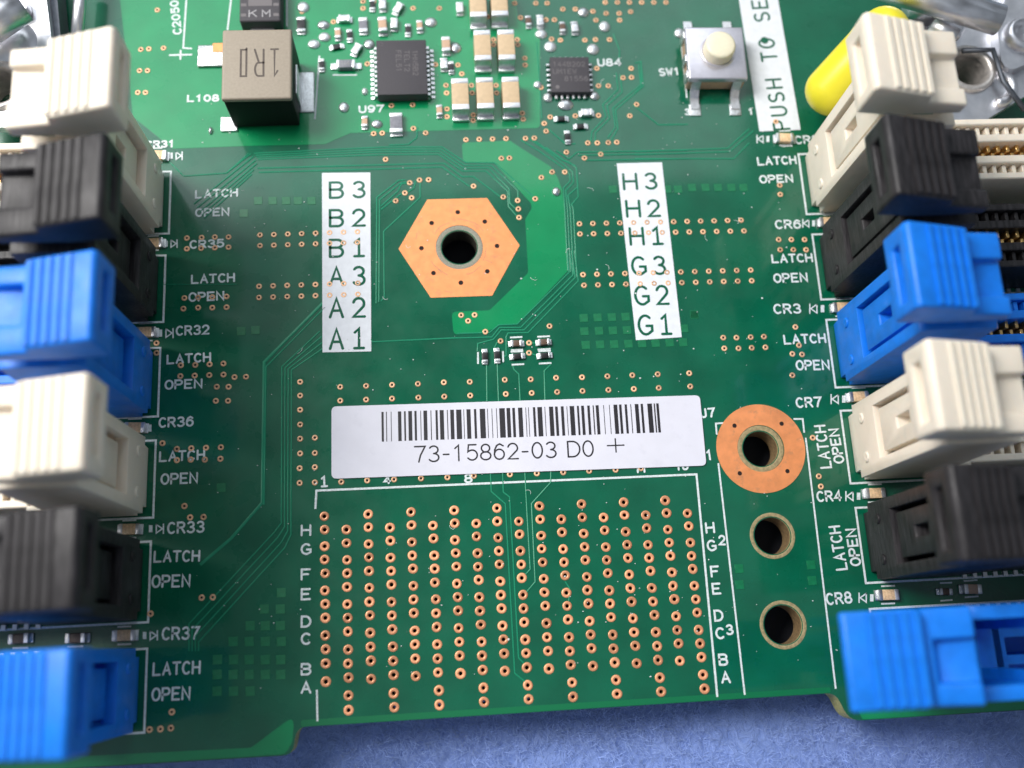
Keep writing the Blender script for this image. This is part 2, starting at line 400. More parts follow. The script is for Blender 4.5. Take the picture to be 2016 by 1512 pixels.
# loose fibres standing on the cloth where it shows
vs, fs = [], []
for i in range(14000):
    x, y = rng.uniform(-8, 66), rng.uniform(-29, -17.5); a = rng.uniform(0, 2*PI); l = rng.uniform(.3, 1.2); w = rng.uniform(.008, .02)
    dx, dy = math.cos(a)*l, math.sin(a)*l; z = ZF + .2 + rng.uniform(-.2, .15); zb = z + rng.uniform(.1, .5)
    nx, ny = -math.sin(a)*w, math.cos(a)*w; b = len(vs)
    vs += [(x-nx, y-ny, z), (x+nx, y+ny, z), (x+dx*.6+nx, y+dy*.6+ny, zb), (x+dx*.6-nx, y+dy*.6-ny, zb), (x+dx, y+dy, zb-rng.uniform(-.1, .2))]
    fs += [(b, b+1, b+2, b+3), (b+3, b+2, b+4)]
fib = mat('felt_fibre', (.32, .44, .80), .95, noise=.3, nscale=1, spec=.05)
fo = link('felt_fibres', mesh('felt_fibres', vs, fs, fib)); fo['kind'] = 'stuff'; fo['label'] = 'short blue fibres of the felt cloth'

# ------------------------------------------------------------------ the board
board = thing('circuit_board', 'green circuit board with copper pads and white lettering lying on the blue cloth', 'circuit board')
TH = 2.4
PITCH, RP, RG, EO = 2.0, 1.2204, 1.541, 1.3282
patO = [(0,0),(1,0),(1,1),(2,1),(3,1),(3,2),(4,2),(5,2),(5,3),(6,3),(7,3),(7,4)]
patE = patO + [(8,4)]
gridpts = []
for c in range(18):
    pat = patO if c % 2 == 0 else patE
    for a, b in pat:
        gridpts.append((c*PITCH, -((EO if c % 2 else 0) + a*RP + b*RG)))
HEXC, HEXR = (13.5592, 26.2716), 6.053
PADC, PADR = (41.76, 4.58), 4.35
H2 = P(1520.7, 1054.7); H3 = P(1541.7, 1230)
big = [(HEXC, 1.78), ((41.72, 4.55), 1.72), (H2, 1.74), (H3, 1.78)]
def fillet(pts, r, n=5):
    out = []
    for i, p in enumerate(pts):
        rr = r[i] if isinstance(r, list) else r
        if rr == 0: out.append(p); continue
        a, b = Vector(pts[i-1]), Vector(pts[(i+1) % len(pts)]); c = Vector(p)
        d1, d2 = (a-c).normalized(), (b-c).normalized()
        ang = d1.angle(d2); t = min(rr / math.tan(ang/2), (a-c).length*.45, (b-c).length*.45)
        p1, p2 = c + d1*t, c + d2*t
        for k in range(n+1):
            s = k/n; out.append(tuple((1-s)**2*p1 + 2*s*(1-s)*c + s*s*p2))
    return out
out = fillet([(-60,-20.72),(-2.95,-20.72),(-2.55,-18.44),(46.0,-18.28),(47.0,-20.78),(90,-20.78),(90,75),(-60,75)],
             [0,1.0,1.0,1.2,1.6,0,0,0])
holes = [circ(*c, r, 40) for c, r in big] + [circ(x, y, .19, 12) for x, y in gridpts]
bme = curve_plate('substrate', out, holes, -TH, 0, M['mask'])
bme.materials.append(M['edge'])
for p in bme.polygons:
    if abs(p.normal.z) < .5: p.material_index = 1
link('substrate', bme, board)

# copper areas under the mask
def zq(x, y): return P(750 + x/3.743, 250 + y/3.743)
def sheet(name, pts, m, z=.02, fil=.5, label=None):
    pts = fillet(pts, fil) if fil else pts
    me = curve_plate(name, pts, [], z-.018, z, m)
    o = link(name, me, board)
    if label: o['label'] = label
    return o
sheet('copper_pour', [P(*p) for p in [(909,281),(1004,277),(1023,290),(1084,328),(1098,350),(1107,375),(1110,400),(1120,531),(1020,637),(985,640),(955,655),(893,659),(889,614),(964,611),(1040,537),(1034,432),(1047,410),(1045,400),(973,321),(912,319)]],
      M['pour'], label='bright green copper area curving round the hexagonal pad')
sheet('copper_pour', [P(*p) for p in [(230,-60),(262,230),(340,293),(500,287),(640,284),(690,262),(1063,252),(1063,60),(1020,40),(1010,-60)]], M['pour'],
      label='bright green copper area behind the inductor and chips')
sheet('copper_pour', [(-60,-20.6),(-3.5,-20.6),(-2.95,-19.6),(-2.75,-17.4),(-6.5,-19.9),(-60,-19.3)], M['pour'], fil=.8, label='bright green strip along the left bottom edge')
sheet('copper_pour', [(-2.2,-18.4),(45.6,-18.24),(45.6,-17.75),(-2.2,-17.85)], M['mout'], fil=.2, label='slightly brighter strip along the middle bottom edge')
sheet('copper_pour', [(48.2,-20.7),(90,-20.7),(90,-18.9),(47.5,-18.9)], M['pour'], fil=.3, label='bright green strip along the right bottom edge')
# flat square copper dots under the mask
sq = []
for y, xs in ((378,(748,830,914,995,1400)),(457,(752,838,920,1003,1340)),(538,(760,845,928,1012,1092,1172,1255,1335))):
    for x in xs: sq.append(P(900+x/3, 500+(y-(x-750)*.028)/3))
for x in (47,148,240,340,430): sq.append(P(1350+x/3.78, 300+262/3.78))
for x in (1070,1390,1455): sq.append(P(850+x/3, 1118/3))
sq.append(P(1350+65/3.78, 300+1205/3.78))
for x in (325,410,490,560,640): sq.append(P(400+x/3, 1186/3))
sq.append(P(480, 420)); sq += [P(475,652), P(503,650)]
for y, xs in ((583,(1490,)),(670,(1400,1485)),(758,(1325,1405,1485)),(842,(1235,1320,1405,1490)),(938,(1152,1237,1320,1405,1487)),(1017,(1150,1235,1320,1405,1487)),(1105,(1150,1237,1325))):
    for x in xs: sq.append(P(x/2.69, 950+y/2.69))
for x, y in ((315,335),(318,430),(740,312),(747,405)): sq.append(P(1350+x/3, 1008+y/3))
s1 = P(1172/2.69, 960); sq.append(s1)
sqm = box_me('copper_square', -.41, .41, -.41, .41, .002, .034, M['square'], .015, 1)
for p in sq: link('copper_square', sqm, board, (p[0], p[1], 0))

# tracks
NTR = [0]
def tr(pts, w=.13, f=None, z=.0):
    """a track: a low rounded ridge under the mask"""
    NTR[0] += 1; z0 = .022 + .0005 * (NTR[0] % 40)
    q = [f(*p) if f else P(*p) for p in pts]
    st = Strip(); st.stroke(q, w, 0, round_=False); n = len(st.v) // 2
    st2 = Strip(); st2.stroke(q, w*.4, 0, round_=False)
    vs = [(p[0], p[1], z0) for p in st.v[:n]] + [(p[0], p[1], z0+.024) for p in st2.v[:n]] + [(p[0], p[1], z0+.024) for p in st2.v[n:]] + [(p[0], p[1], z0) for p in st.v[n:]]
    fs = []
    for i in range(n-1):
        for k in range(3): fs.append((k*n+i, (k+1)*n+i, (k+1)*n+i+1, k*n+i+1))
    me = mesh('copper_trace', vs, fs, M['trace'], True)
    link('copper_trace', me, board)
Z9 = lambda x, y: P(900+x/3, 500+y/3)
Z7 = lambda x, y: P(950+x/3, 900+y/3)
Z3 = lambda x, y: P(850+x/3, y/3)
Z4 = lambda x, y: P(1250+x/3.78, y/3.78)
Z8 = lambda x, y: P(450+x/3, 500+y/3)
Z6 = lambda x, y: P(x/2.69, 950+y/2.69)
for pts in [
  [(-935,195),(0,150),(450,148),(625,262),(838,264),(1125,515)],
  [(-925,210),(0,168),(440,165),(615,283),(815,284),(1010,468),(1010,530)],
  [(-915,225),(0,185),(430,182),(605,303),(795,302),(945,455),(950,560),(990,600)],
  [(-905,240),(0,205),(425,202),(600,325),(775,325),(935,475),(940,585),(1000,655)],
  [(-910,305),(0,280),(465,268),(600,367),(680,365),(880,515)],
  [(-900,335),(0,310),(450,295),(655,440)],
  [(1378,1058),(1355,600),(1345,450),(1395,400),(1390,345),(1340,300),(1170,180),(1030,95)],
  [(1398,1068),(1375,600),(1362,470),(1420,412),(1412,330),(1350,278),(1200,160),(1060,66)],
  [(1420,1085),(1396,600),(1378,505),(1452,512-70),(1440,300),(1390,262),(1340,240),(1215,150)],
  [(1445,1105),(1418,600),(1405,572),(1455,515),(1440,300)],
  [(0,610),(135,505),(160,487)],[(0,585),(125,475),(150,420),(205,412)],[(290,400),(290,520),(20,770),(25,1255),(0,1285)],
  [(255,400),(245,450),(185,490)],[(190,405),(150,410),(-10,540),(-15,1290)],[(180,390),(130,395),(-30,520),(-35,1300)],[(60,135),(200,130),(265,80),(270,0)]]:
    tr(pts, f=zq)
for pts in [[(693,-20),(716,160),(420,465),(300,468),(290,490),(290,600),(275,610)],
            [(676,-20),(698,140),(395,450),(260,450),(215,505),(122,530),(120,575)],
            [(664,-20),(685,125),(375,435),(250,435),(205,492),(0,497),(-500,520)],
            [(650,-30),(662,110),(355,415),(245,420),(190,466),(0,470)],
            [(238,520),(215,565)],[(425,528),(388,528)],[(425,528),(470,526)],[(425,585),(470,600)],[(425,585),(398,602)],
            [(175,655),(177,870)],[(238,650),(245,870)],[(330,660),(335,682),(365,710),(373,870)],[(552,655),(515,690),(520,870)]]:
    tr(pts, f=Z9)
for pts in [[(46,60),(52,203),(135,275),(190,1275),(250,1325)],[(118,60),(123,207),(160,235),(213,1185),(245,1218)],
            [(250,60),(255,180),(283,662),(255,692)],[(405,60),(403,150),(290,275),(312,737),(260,797)],[(488,735),(515,775),(510,850)]]:
    tr(pts, f=Z7)
for pts in [[(860,900),(1512,888)],[(862,918),(1512,906)],[(910,948),(1512,938)],[(735,890),(810,940),(860,900)],
            [(1090,430),(1100,530),(1010,620),(1030,690),(945,780),(940,840)],[(1112,440),(1125,545),(1035,625),(1052,700),(968,785),(965,840)],
            [(1235,360),(1250,510),(1085,650),(1100,760),(1060,830)],[(1222,380),(1235,500),(1070,640),(1085,750),(1040,815)],
            [(1190,620),(1340,738),(1512,735)],[(620,250),(650,700)],[(1072,200),(1110,300),(1105,370)],[(605,830),(770,945),(850,980)],[(685,760),(790,850),(850,850)]]:
    tr(pts, f=Z3)
for pts in [[(0,1130),(690,1105),(850,960)],[(0,1152),(705,1130),(880,975)],[(0,1182),(735,1182),(850,1065)],[(0,470),(45,460),(50,640),(0,690)]]:
    tr(pts, f=Z4)
for k in range(4):
    o_ = k * 6.3
    tr([(632-2+o_*.6, 652+o_*1.6),(577-22+o_, 722+o_*.35),(554+o_, 1030+o_*1.2),(540+o_*1.1, 1048+o_*1.6),(372+o_*1.0, 1228+o_*1.9),(372+o_*1.0, 1282)])
tr([(640,592),(520,713),(516,990),(455,1060),(394,1112)], .28)
tr([(640,605),(524,722),(520,994)], .14)
tr([(446,341),(490,302)],.12); tr([(446,341),(362,347),(328,313)],.12)
silverlines = [((500,308),(382,402)),((504,315),(388,410)),((506,322),(393,418)),((500,334),(397,424)),((496,343),(402,430)),((494,303),(446,341))]
for a, b in silverlines: tr([a, b], .13)
tr([(730,668),(733,673),(900,665)],.12)
tr([(320,560),(1400/3,560)],.08)

# eyelets: big plated holes and small vias
v, f = lathe([(.46,.0),(.45,.03),(.40,.055),(.22,.055),(.18,.025),(.165,-.1),(.165,-TH+.2)], 16)
hm = mesh('plated_hole', v, f, M['ring'], True); hm.materials.append(M['barrel'])
for p in hm.polygons:
    if min(hm.vertices[i].co.z for i in p.vertices) < -.2: p.material_index = 1
for x, y in gridpts: link('plated_hole', hm, board, (x + random.uniform(-.02, .02), y + random.uniform(-.02, .02), 0), random.uniform(0, 6)).scale = (random.uniform(.96, 1.05), random.uniform(.96, 1.05), random.uniform(.8, 1.3))
def via_mesh(R, r):
    v, f = lathe([(R,.012),(R-.02,.05),(R-.08,.062),(r+.04,.062),(r,.045),(r-.02,.026),(.001,.026)], 14)
    me = mesh('via', v, f, M['viaring'], True); me.materials.append(M['hole'])
    for p in me.polygons:
        if max(math.hypot(*me.vertices[i].co.xy) for i in p.vertices) < r + .01: p.material_index = 1
    return me
vm = via_mesh(.295, .115)
vias = []
def add(pts, ox=0, oy=0, s=1.0):
    for p in pts: vias.append((ox + p[0]/s, oy + p[1]/s))
add([(512+27.4*i, 463-.9*i) for i in range(8)]); add([(512+27.4*i, 484-.9*i) for i in range(8)])
add([(510+27.8*i, 564-.9*i) for i in range(8)]); add([(510+27.8*i, 586-.9*i) for i in range(8)])
add([(368,469),(397,468),(423,467),(450,467),(368,490),(396,489),(423,488),(450,487)])
add([(363,587),(390,586),(418,585),(446,584),(361,608),(390,606),(418,606),(446,605)])
add([(1141+26.5*i, 441-.6*i) for i in range(13)]); add([(1142+26.9*i, 461-.5*i) for i in range(13)])
add([(1148+27.5*i, 541-.75*i) for i in range(13)]); add([(1150+27.5*i, 562-.75*i) for i in range(13)])
add([(1533,472),(1558,472),(1584,472),(1536,492),(1562,492),(1587,492),(1535,365),(1536,383),(1424,665),(1450,665),(1478,664),(1504,663),
     (1426,686),(1454,686),(1480,685),(1507,684),(1566,644),(1573,680),(1560,697),(1579,698),(1560,739),(1600,862),(1612,938),(1616,958)])
add([(670,762),(721,760),(772,758),(823,756),(874,753),(925,752),(670,789),(721,787),(772,785),(824,783),(875,781),(926,779),
     (994,748),(1045,747),(1095,744),(1146,743),(1196,741),(1245,739),(1295,737),(1357,735),(996,776),(1047,774),(1097,772),(1147,770),(1198,768),(1248,766),(1297,764),(1359,761),
     (591,752),(591,779),(591,807),(591,836),(591,864),(591,893),(590,922),(590,951),(620,862),(620,892),(620,920),(620,950),
     (672,949),(723,946),(776,944),(829,942),(881,940),(933,937),(1004,934),(1057,932),(1109,930),(1160,927),(1212,925),(1262,922)])
add([(35,240),(213,412),(285,392),(352,390),(177,487),(227,523),(110,545),(627,95),(725,92),(823,90),(922,87),(1066,85),(1131,83),(1218,32),(240,12),(330,45),
     (888,232),(947,230),(1367,187),(1500,230),(1262,333),(1355,333),(1183,373),(683,437),(902,517),(1137,530),(1008,543),(1013,605),(1018,668),
     (592,1388),(691,1386),(643,1430)], 750, 250, 3.743)
add([(546,427),(257,515),(425,526),(425,585),(167,460)], 900, 500, 3)
add([(922,845),(978,845),(1043,843),(1093,841),(998,912),(665,730),(678,775),(700,692),(848,685),(985,683),(1210,618),(1170,685),(1178,405),(1130,460),(1180,458),
     (975,405),(985,508),(1043,508),(645,517),(905,238),(967,235),(1050,235),(760,238),(708,232),(1025,15),(1097,15),(1168,15),(1240,15),(1312,15),(1383,15),
     (1030,80),(1107,80),(1175,70),(1110,120),(970,120),(775,55),(848,55),(952,68),(675,118),(525,105),(725,118),(85,505),(88,550),(235,505),(238,550),(380,505),(383,550),
     (90,645),(90,690),(245,680),(245,712),(535,670),(540,705),(550,345),(552,385),(505,235),(508,265),(365,235),(365,265),(178,437),(155,385),
     (243,100),(285,100),(330,100),(375,100),(428,100),(490,20),(615,20),(682,20)], 850, 0, 3)
add([(1317,787),(1008,790),(1058,787),(1112,625),(1238,620),(1395,50),(1240,50),(945,10),(1008,10),(945,50),(585,70),(770,130),(970,378),(1372,382)], 400, 0, 3)
add([(930,60),(833,293),(880,290),(967,285),(825,418),(872,418),(815,547),(860,547)], 0, 0, 3)
add([(1068,808),(1153,806),(1238,802),(1320,798),(1065,872),(1150,869),(1236,866),(1320,863),(1385,878),(1453,876),(1280,935),(1350,935),(1275,1018),(1347,1018),
     (925,677),(925,735),(960,1268),(1045,1302),(1130,1298),(1217,1295),(1305,1292),(1045,1368),(1127,1365),(1210,1365),(1302,1360)], 0, 450, 3)
add([(977,125),(1007,185),(1078,183),(797,695),(1068,610),(1127,608),(910,1215),(792,1308),(850,1305),(905,1300)], 0, 950, 2.69)
seen = []
for x, y in vias:
    if any(abs(x-a) + abs(y-b) < 9 for a, b in seen): continue
    seen.append((x, y)); p = P(x, y); link('via', vm, board, (p[0], p[1], .014))
tpm = mesh('solder_dome', *lathe([(.55,.0),(.53,.12),(.42,.24),(.22,.32),(.001,.34)], 16), M['solder'], True)
for x, y, sx, sy in [(1095,378,.8,.9),(637,50,1.2,1),(639,74,1.2,1),(618,88,1.2,1),(848,45,1.2,1.1),(727,88,1.1,1.1),(742,245,1.1,.9),(677,212,1,1.1),(718,181,.6,.8),
                 (897,95,1.1,1.2),(1065,68,1.2,1),(1148,25,1.1,1.1),(1190,53,1.1,1.2),(1083,93,1.2,1.2),(1167,98,1.2,1.2),(1058,168,.8,.8),(1337,66,1,1.1),(1078,193,.9,1),
                 (1113,207,1.5,1.2),(1170,190,1,.9),(597,15,1.2,1.2),(415,258,.4,.8)]:
    p = P(x, y); o = link('solder_dome', tpm, board, (p[0], p[1], .01)); o.scale = (sx, sy, 1)

bk = link('added_dark_plate', curve_plate('added_dark_plate', [(3,-17.2),(50,-17.2),(50,34),(3,34)], [], -5.6, -5.0, mat('added_plate_black', (.012,.013,.019), .6, noise=.2)), board)  # plate added under the board so the holes look black
bk['label'] = 'added dark plate that makes the holes look black'
# mounting pads and bare laminate round the holes
hx = [(HEXC[0]+HEXR*math.cos(math.radians(a)), HEXC[1]+HEXR*math.sin(math.radians(a))) for a in range(0, 360, 60)]
hh = [circ(HEXC[0]+3.78*math.cos(PI/4*k), HEXC[1]+3.78*math.sin(PI/4*k), .24, 14) for k in range(8)]
hp = link('hexagonal_pad', curve_plate('hexagonal_pad', fillet(hx, .05), [circ(*HEXC, 2.36, 48)] + hh, .0, .05, M['copper']), board)
hp['label'] = 'bare copper hexagon with eight small holes round the upper mounting hole'
_s = Strip()
for r_, a0, a1 in ((3.0,.6,1.6),(2.85,1.9,2.6),(3.15,3.6,4.3),(2.95,4.9,5.5),(2.7,5.7,6.2)):
    _s.stroke([(HEXC[0]+(r_+.05*math.sin(9*t_))*math.cos(t_), HEXC[1]+(r_+.05*math.sin(9*t_))*math.sin(t_)) for t_ in np.linspace(a0, a1, 9)], .045, .053)
for x_, y_, dx_, dy_ in ((3.1,3.3,.35,.25),(3.4,3.4,-.3,.3),(-4.3,1.0,.1,.6),(-1.6,-4.6,.7,-.2),(2.6,-1.5,.6,-.3),(-2.2,-2.3,.3,-.4),(1.8,4.2,.2,.1)):
    _s.stroke([(HEXC[0]+x_, HEXC[1]+y_), (HEXC[0]+x_+dx_*.5+.04, HEXC[1]+y_+dy_*.5), (HEXC[0]+x_+dx_, HEXC[1]+y_+dy_)], .04, .053)
_sm = _s.build('screw_marks', mat('tarnish', (.40, .22, .14), .6), hp); _sm['kind'] = 'stuff'
hb = mesh('hole_barrel', *lathe([(.24,.045),(.235,.01),(.001,.01)], 14), M['hole'])
for k in range(8): link('hole_barrel', hb, hp, (HEXC[0]+3.78*math.cos(PI/4*k), HEXC[1]+3.78*math.sin(PI/4*k), 0))
rp = link('round_pad', curve_plate('round_pad', circ(*PADC, PADR, 64), [circ(PADC[0], PADC[1], 2.3, 48)] + [circ(PADC[0]+3.3*math.cos(PI/4+PI/2*k), PADC[1]+3.3*math.sin(PI/4+PI/2*k), .22, 14) for k in range(4)], .0, .05, M['copper']), board)
rp['label'] = 'bare copper disc round the lower mounting hole at the right end of the label'
for k in range(4): link('hole_barrel', hb, rp, (PADC[0]+3.3*math.cos(PI/4+PI/2*k), PADC[1]+3.3*math.sin(PI/4+PI/2*k), 0))
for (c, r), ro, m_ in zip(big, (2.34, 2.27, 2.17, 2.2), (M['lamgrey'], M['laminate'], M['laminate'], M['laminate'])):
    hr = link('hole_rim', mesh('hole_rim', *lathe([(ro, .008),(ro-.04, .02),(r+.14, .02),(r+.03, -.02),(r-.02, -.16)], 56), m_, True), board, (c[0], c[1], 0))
    link('hole_wall', mesh('hole_wall', *lathe([(r-.02, -.16),(r-.02, -TH-.01)], 56), M['wallshade'] if m_ is M['lamgrey'] else M['wall'], True), hr)

# ------------------------------------------------------------------ white lettering and lines
def silk(text, a, b, hpx, w=.19, name='lettering', serif1=False, zz=.045):
    st = Strip(); h = hpx / 21.2
    lay_text(st, text, P(*a), P(*b), h, w, zz, serif1)
    o = st.build(name, M['silk'], board); o['label'] = 'white lettering reading ' + text; return o
for t, a, b, h in [
  ('CR31',(289,291),(343,289),14),('LATCH',(386,390),(467,386),16),('OPEN',(386,426),(450,424),16),('CR35',(375,489),(440,486),16),
  ('LATCH',(378,558),(461,554),17),('OPEN',(373,593),(440,590),17),('CR32',(348,660),(411,657),18),('LATCH',(330,716),(414,711),17),('OPEN',(326,766),(397,763),17),
  ('CR36',(314,841),(380,838),18),('LATCH',(315,908),(402,904),18),('OPEN',(318,953),(388,950),19),('CR33',(331,1050),(401,1047),20),('LATCH',(304,1106),(392,1104),19),
  ('OPEN',(300,1156),(373,1154),21),('CR37',(320,1259),(391,1257),21),('LATCH',(302,1329),(393,1325),21),('OPEN',(300,1379),(373,1376),21),
  ('CR2',(1567,283),(1612,281),17),('LATCH',(1493,325),(1567,322),17),('OPEN',(1497,360),(1560,358),16),('CR6',(1528,450),(1576,449),18),('LATCH',(1521,517),(1599,515),17),
  ('OPEN',(1525,556),(1589,554),18),('CR3',(1525,617),(1576,616),19),('LATCH',(1545,677),(1625,674),18),('OPEN',(1569,728),(1632,727),19),('CR7',(1569,802),(1617,800),19),
  ('LATCH',(1636,920),(1623,838),21),('OPEN',(1661,910),(1649,845),19),('LATCH',(1667,1120),(1652,1036),21),('OPEN',(1694,1112),(1683,1042),19),
  ('CR4',(1610,987),(1656,985),19),('CR8',(1629,1190),(1677,1186),20),
  ('SW1',(1299,149),(1338,147),16),('U84',(1178,130),(1222,129),16),('U97',(708,222),(755,220),15),('L108',(370,200),(430,199),14),('C2050',(357,66),(350,2),16),
  ('J7',(1380,822),(1407,820),17),('+',(334,121),(373,120),30),('3',(1349,226),(1358,226),13),('1',(1474,225),(1483,225),13)]:
    silk(t, a, b, h)
for ch, y in zip('HGFEDCBA', (1054,1091,1141,1180,1234,1268,1328,1364)): silk(ch, (594,y), (611,y-.6), 19)
for ch, x, y in zip('HGFEDCBA', (1391,1394,1401,1404,1408,1411,1417,1422), (1049,1084,1135,1169,1222,1257,1309,1344)): silk(ch, (x,y), (x+15,y-.8), 19)
silk('2',(1416,1072),(1427,1072),17); silk('3',(1431,1249),(1443,1248),17)
silk('1',(632,958),(645,957),19,serif1=True); silk('4',(757,952),(768,951),14); silk('8',(916,950),(929,949),16); silk('11',(1251,930),(1273,929),14); silk('16',(1331,925),(1354,924),14)
silk('1',(1392,905),(1403,904),18)
def sline(pts, w=.17, name='silkscreen_line', f=None):
    st = Strip(); st.stroke([(f(*p) if f else P(*p)) for p in pts], w, .042, round_=False); return st.build(name, M['silk'], board)
for pts in [[(621,1002),(623,966),(1371,934),(1412,1372)],[(624,1358),(625,1420)],[(1414,912),(1466,1368)],[(1586,862),(1645,1356)],
            [(1424,833),(1409,834),(1411,856)],[(1562,825),(1580,825),(1583,852)],[(367,0),(361,95),(378,96)],[(629,110),(620,235)],[(455,0),(448,60)],[(565,0),(565,52)],
            [(1342,92),(1352,193)],[(1538,288),(1560,287)]]:
    sline(pts, .2 if len(pts) == 4 else .17)
# outlines of the six sockets each side
SL = [('L',-15.0,35.3,28.62,'white'),('L',-15.25,26.32,19.46,'black'),('L',-15.45,16.86,10.13,'blue'),('L',-15.57,7.84,.62,'white'),('L',-15.7,-1.55,-8.73,'black'),('L',-15.7,-11.02,-18.1,'blue')]
SR = [('R',49.4,35.55,28.76,'white'),('R',49.7,26.51,19.47,'black'),('R',49.93,17.31,10.31,'blue'),('R',50.1,7.95,.78,'white'),('R',50.25,-1.58,-8.65,'black'),('R',50.27,-11.03,-18.0,'blue')]
for side, x, y1, y0, c in SL + SR:
    sg = -1 if side == 'L' else 1
    st = Strip(); st.stroke([(x+sg*38, y1),(x, y1),(x, y0),(x+sg*38, y0)], .2, .042, round_=False); st.build('silkscreen_outline', M['silk'], board)
# diode marks: two pads, triangle and bar
def diode(x, y, sgn, s=1.0, tri=True):
    st = Strip(); px = lambda a, b: P(x + sgn*a*s, y + b*s)
    if tri:
        st.stroke([px(-6,-8.5), px(-6,8.5), px(6,0), px(-6,-8.5)], .13, .045); st.stroke([px(8,-9), px(8,9)], .13, .045)
    for a in (-17,): st.poly([px(a-3.5,-7), px(a+3.5,-7), px(a+3.5,7), px(a-3.5,7)], .046)
    st.build('diode_mark', M['silk'], board)
LEDS = [(309,306,1,352,307),(302,479,1,342,480),(287,654,1,333,656),(266,842,1,312,843),(255,1042,1,314,1041),(245,1251,1,302,1251),
        (1545,272,-1,1497,274),(1631,437,-1,1587,440),(1658,605,-1,1602,608),(1690,781,-1,1644,786),(1722,971,-1,1673,977),(1748,1171,-1,1699,1177)]
for i, (lx, ly, sg, dx, dy) in enumerate(LEDS): diode(dx, dy, sg, 1.0 if ly > 600 else .85, tri=(i != 3))
for lx, ly, sg, dx, dy in LEDS:
    k = .85 if ly < 500 else 1.05
    sline([(lx-13*k, ly-16*k),(lx+13*k, ly-17*k)], .15); sline([(lx-13*k, ly+17*k),(lx+13*k, ly+16*k)], .15)
for pts in [[(123,580),(123,650)],[(270,575),(272,640)],[(312,494),(385,491)],[(473,490),(548,486)],[(318,569),(388,565)],[(316,578),(390,575)],[(475,565),(552,561)],[(478,575),(553,572)],[(322,655),(396,651)],[(483,648),(557,644)]]:
    sline(pts, .17, f=Z9)
for pts in [[(25,1276),(56,1275)],[(133,1273),(164,1272)],[(1850,1148),(1874,1147)],[(1851,1183),(1875,1181)],[(1897,1144),(1924,1142)],[(1899,1176),(1926,1174)]]: sline(pts, .15)

# white panels with the slot names left out in green
def panel(name, corners, label):
    me = curve_plate(name, [P(*p) for p in corners], [], .005, .055, M['silkbox'])
    o = link(name, me, board); o['label'] = label; return o
pa = panel('name_panel', [(634,341),(729,340),(731,692),(635,694)], 'white printed panel reading B3 B2 B1 A3 A2 A1')
pb = panel('name_panel', [(1214,322),(1303,320),(1342,664),(1252,670)], 'white printed panel reading H3 H2 H1 G3 G2 G1')
pc = panel('name_panel', [(1450,-30),(1526,-32),(1576,256),(1495,259)], 'white printed strip reading PUSH TO SE')
def knock(ch, x0, x1, yb, h, par, skew=0):
    st = Strip(); lay_text(st, ch, P(x0, yb), P(x1, yb-.6), h/20.9, .275, .060, True)
    st.build('letter', M['mask'], par)
for (a, b), y in zip((('B','3'),('B','2'),('B','1'),('A','3'),('A','2'),('A','1')), (390,446,506,562,625,687)):
    h = 35 + (y-390)/300*6; knock(a, 650, 675, y, h, pa); knock(b, 695, 718, y-1, h, pa)
for (a, b), x, y in zip((('H','3'),('H','2'),('H','1'),('G','3'),('G','2'),('G','1')), (1229,1235,1242,1246,1252,1259), (373,427,482,541,600,659)):
    h = 35 + (y-373)/300*6; knock(a, x, x+25, y, h, pb); knock(b, x+42, x+64, y-1, h, pb)
_a, _b = Vector(P(1554,254)), Vector(P(1508,0)); _n = 10; _tot = _n*4 + (_n-1)*2.6
for i_, ch in enumerate('PUSH TO SE'):
    if ch == ' ': continue
    st = Strip(); lay_text(st, ch, _a.lerp(_b, i_*6.6/_tot), _a.lerp(_b, (i_*6.6+4)/_tot), 1.62, .25, .060); st.build('letter', M['mask'], pc)

link('letter', mesh('letter', circ3(P(1505,80), .42, .066), [tuple(range(16))], M['mask']), pc)
_p = P(1527,240); link('via', vm, board, (_p[0], _p[1], .05))

# flecks of dust and scratches
vs, fs = [], []
for i in range(420):
    x, y = rng.uniform(-12, 47), rng.uniform(-16, 48)
    if any(math.hypot(x-c_[0][0], y-c_[0][1]) < 2.4 for c_ in big): continue
    r = rng.uniform(.03, .075) * (1.6 if rng.random() < .08 else 1)
    b = len(vs); n = 5; a0 = rng.uniform(0, 6); e = rng.uniform(.5, 1)
    for k in range(n): vs.append((x + r*math.cos(a0+2*PI*k/n), y + r*e*math.sin(a0+2*PI*k/n), .075))
    vs.append((x, y, .11))
    fs += [(b+k, b+(k+1) % n, b+n) for k in range(n)]
for i in range(14):
    x, y = rng.uniform(-5, 45), rng.uniform(-5, 45); a = rng.uniform(0, 6); st_ = []
    for k in range(7): st_.append((x, y)); x += .13*math.cos(a); y += .13*math.sin(a); a += rng.uniform(-.1, .9)
    q = Strip(); q.stroke(st_, .025, .09); b = len(vs); vs += q.v; fs += [tuple(i+b for i in f_) for f_ in q.f]
du = link('dust', mesh('dust', vs, fs, M['dust'])); du['kind'] = 'stuff'; du['label'] = 'small pale dust flecks and lint scattered on the green board'

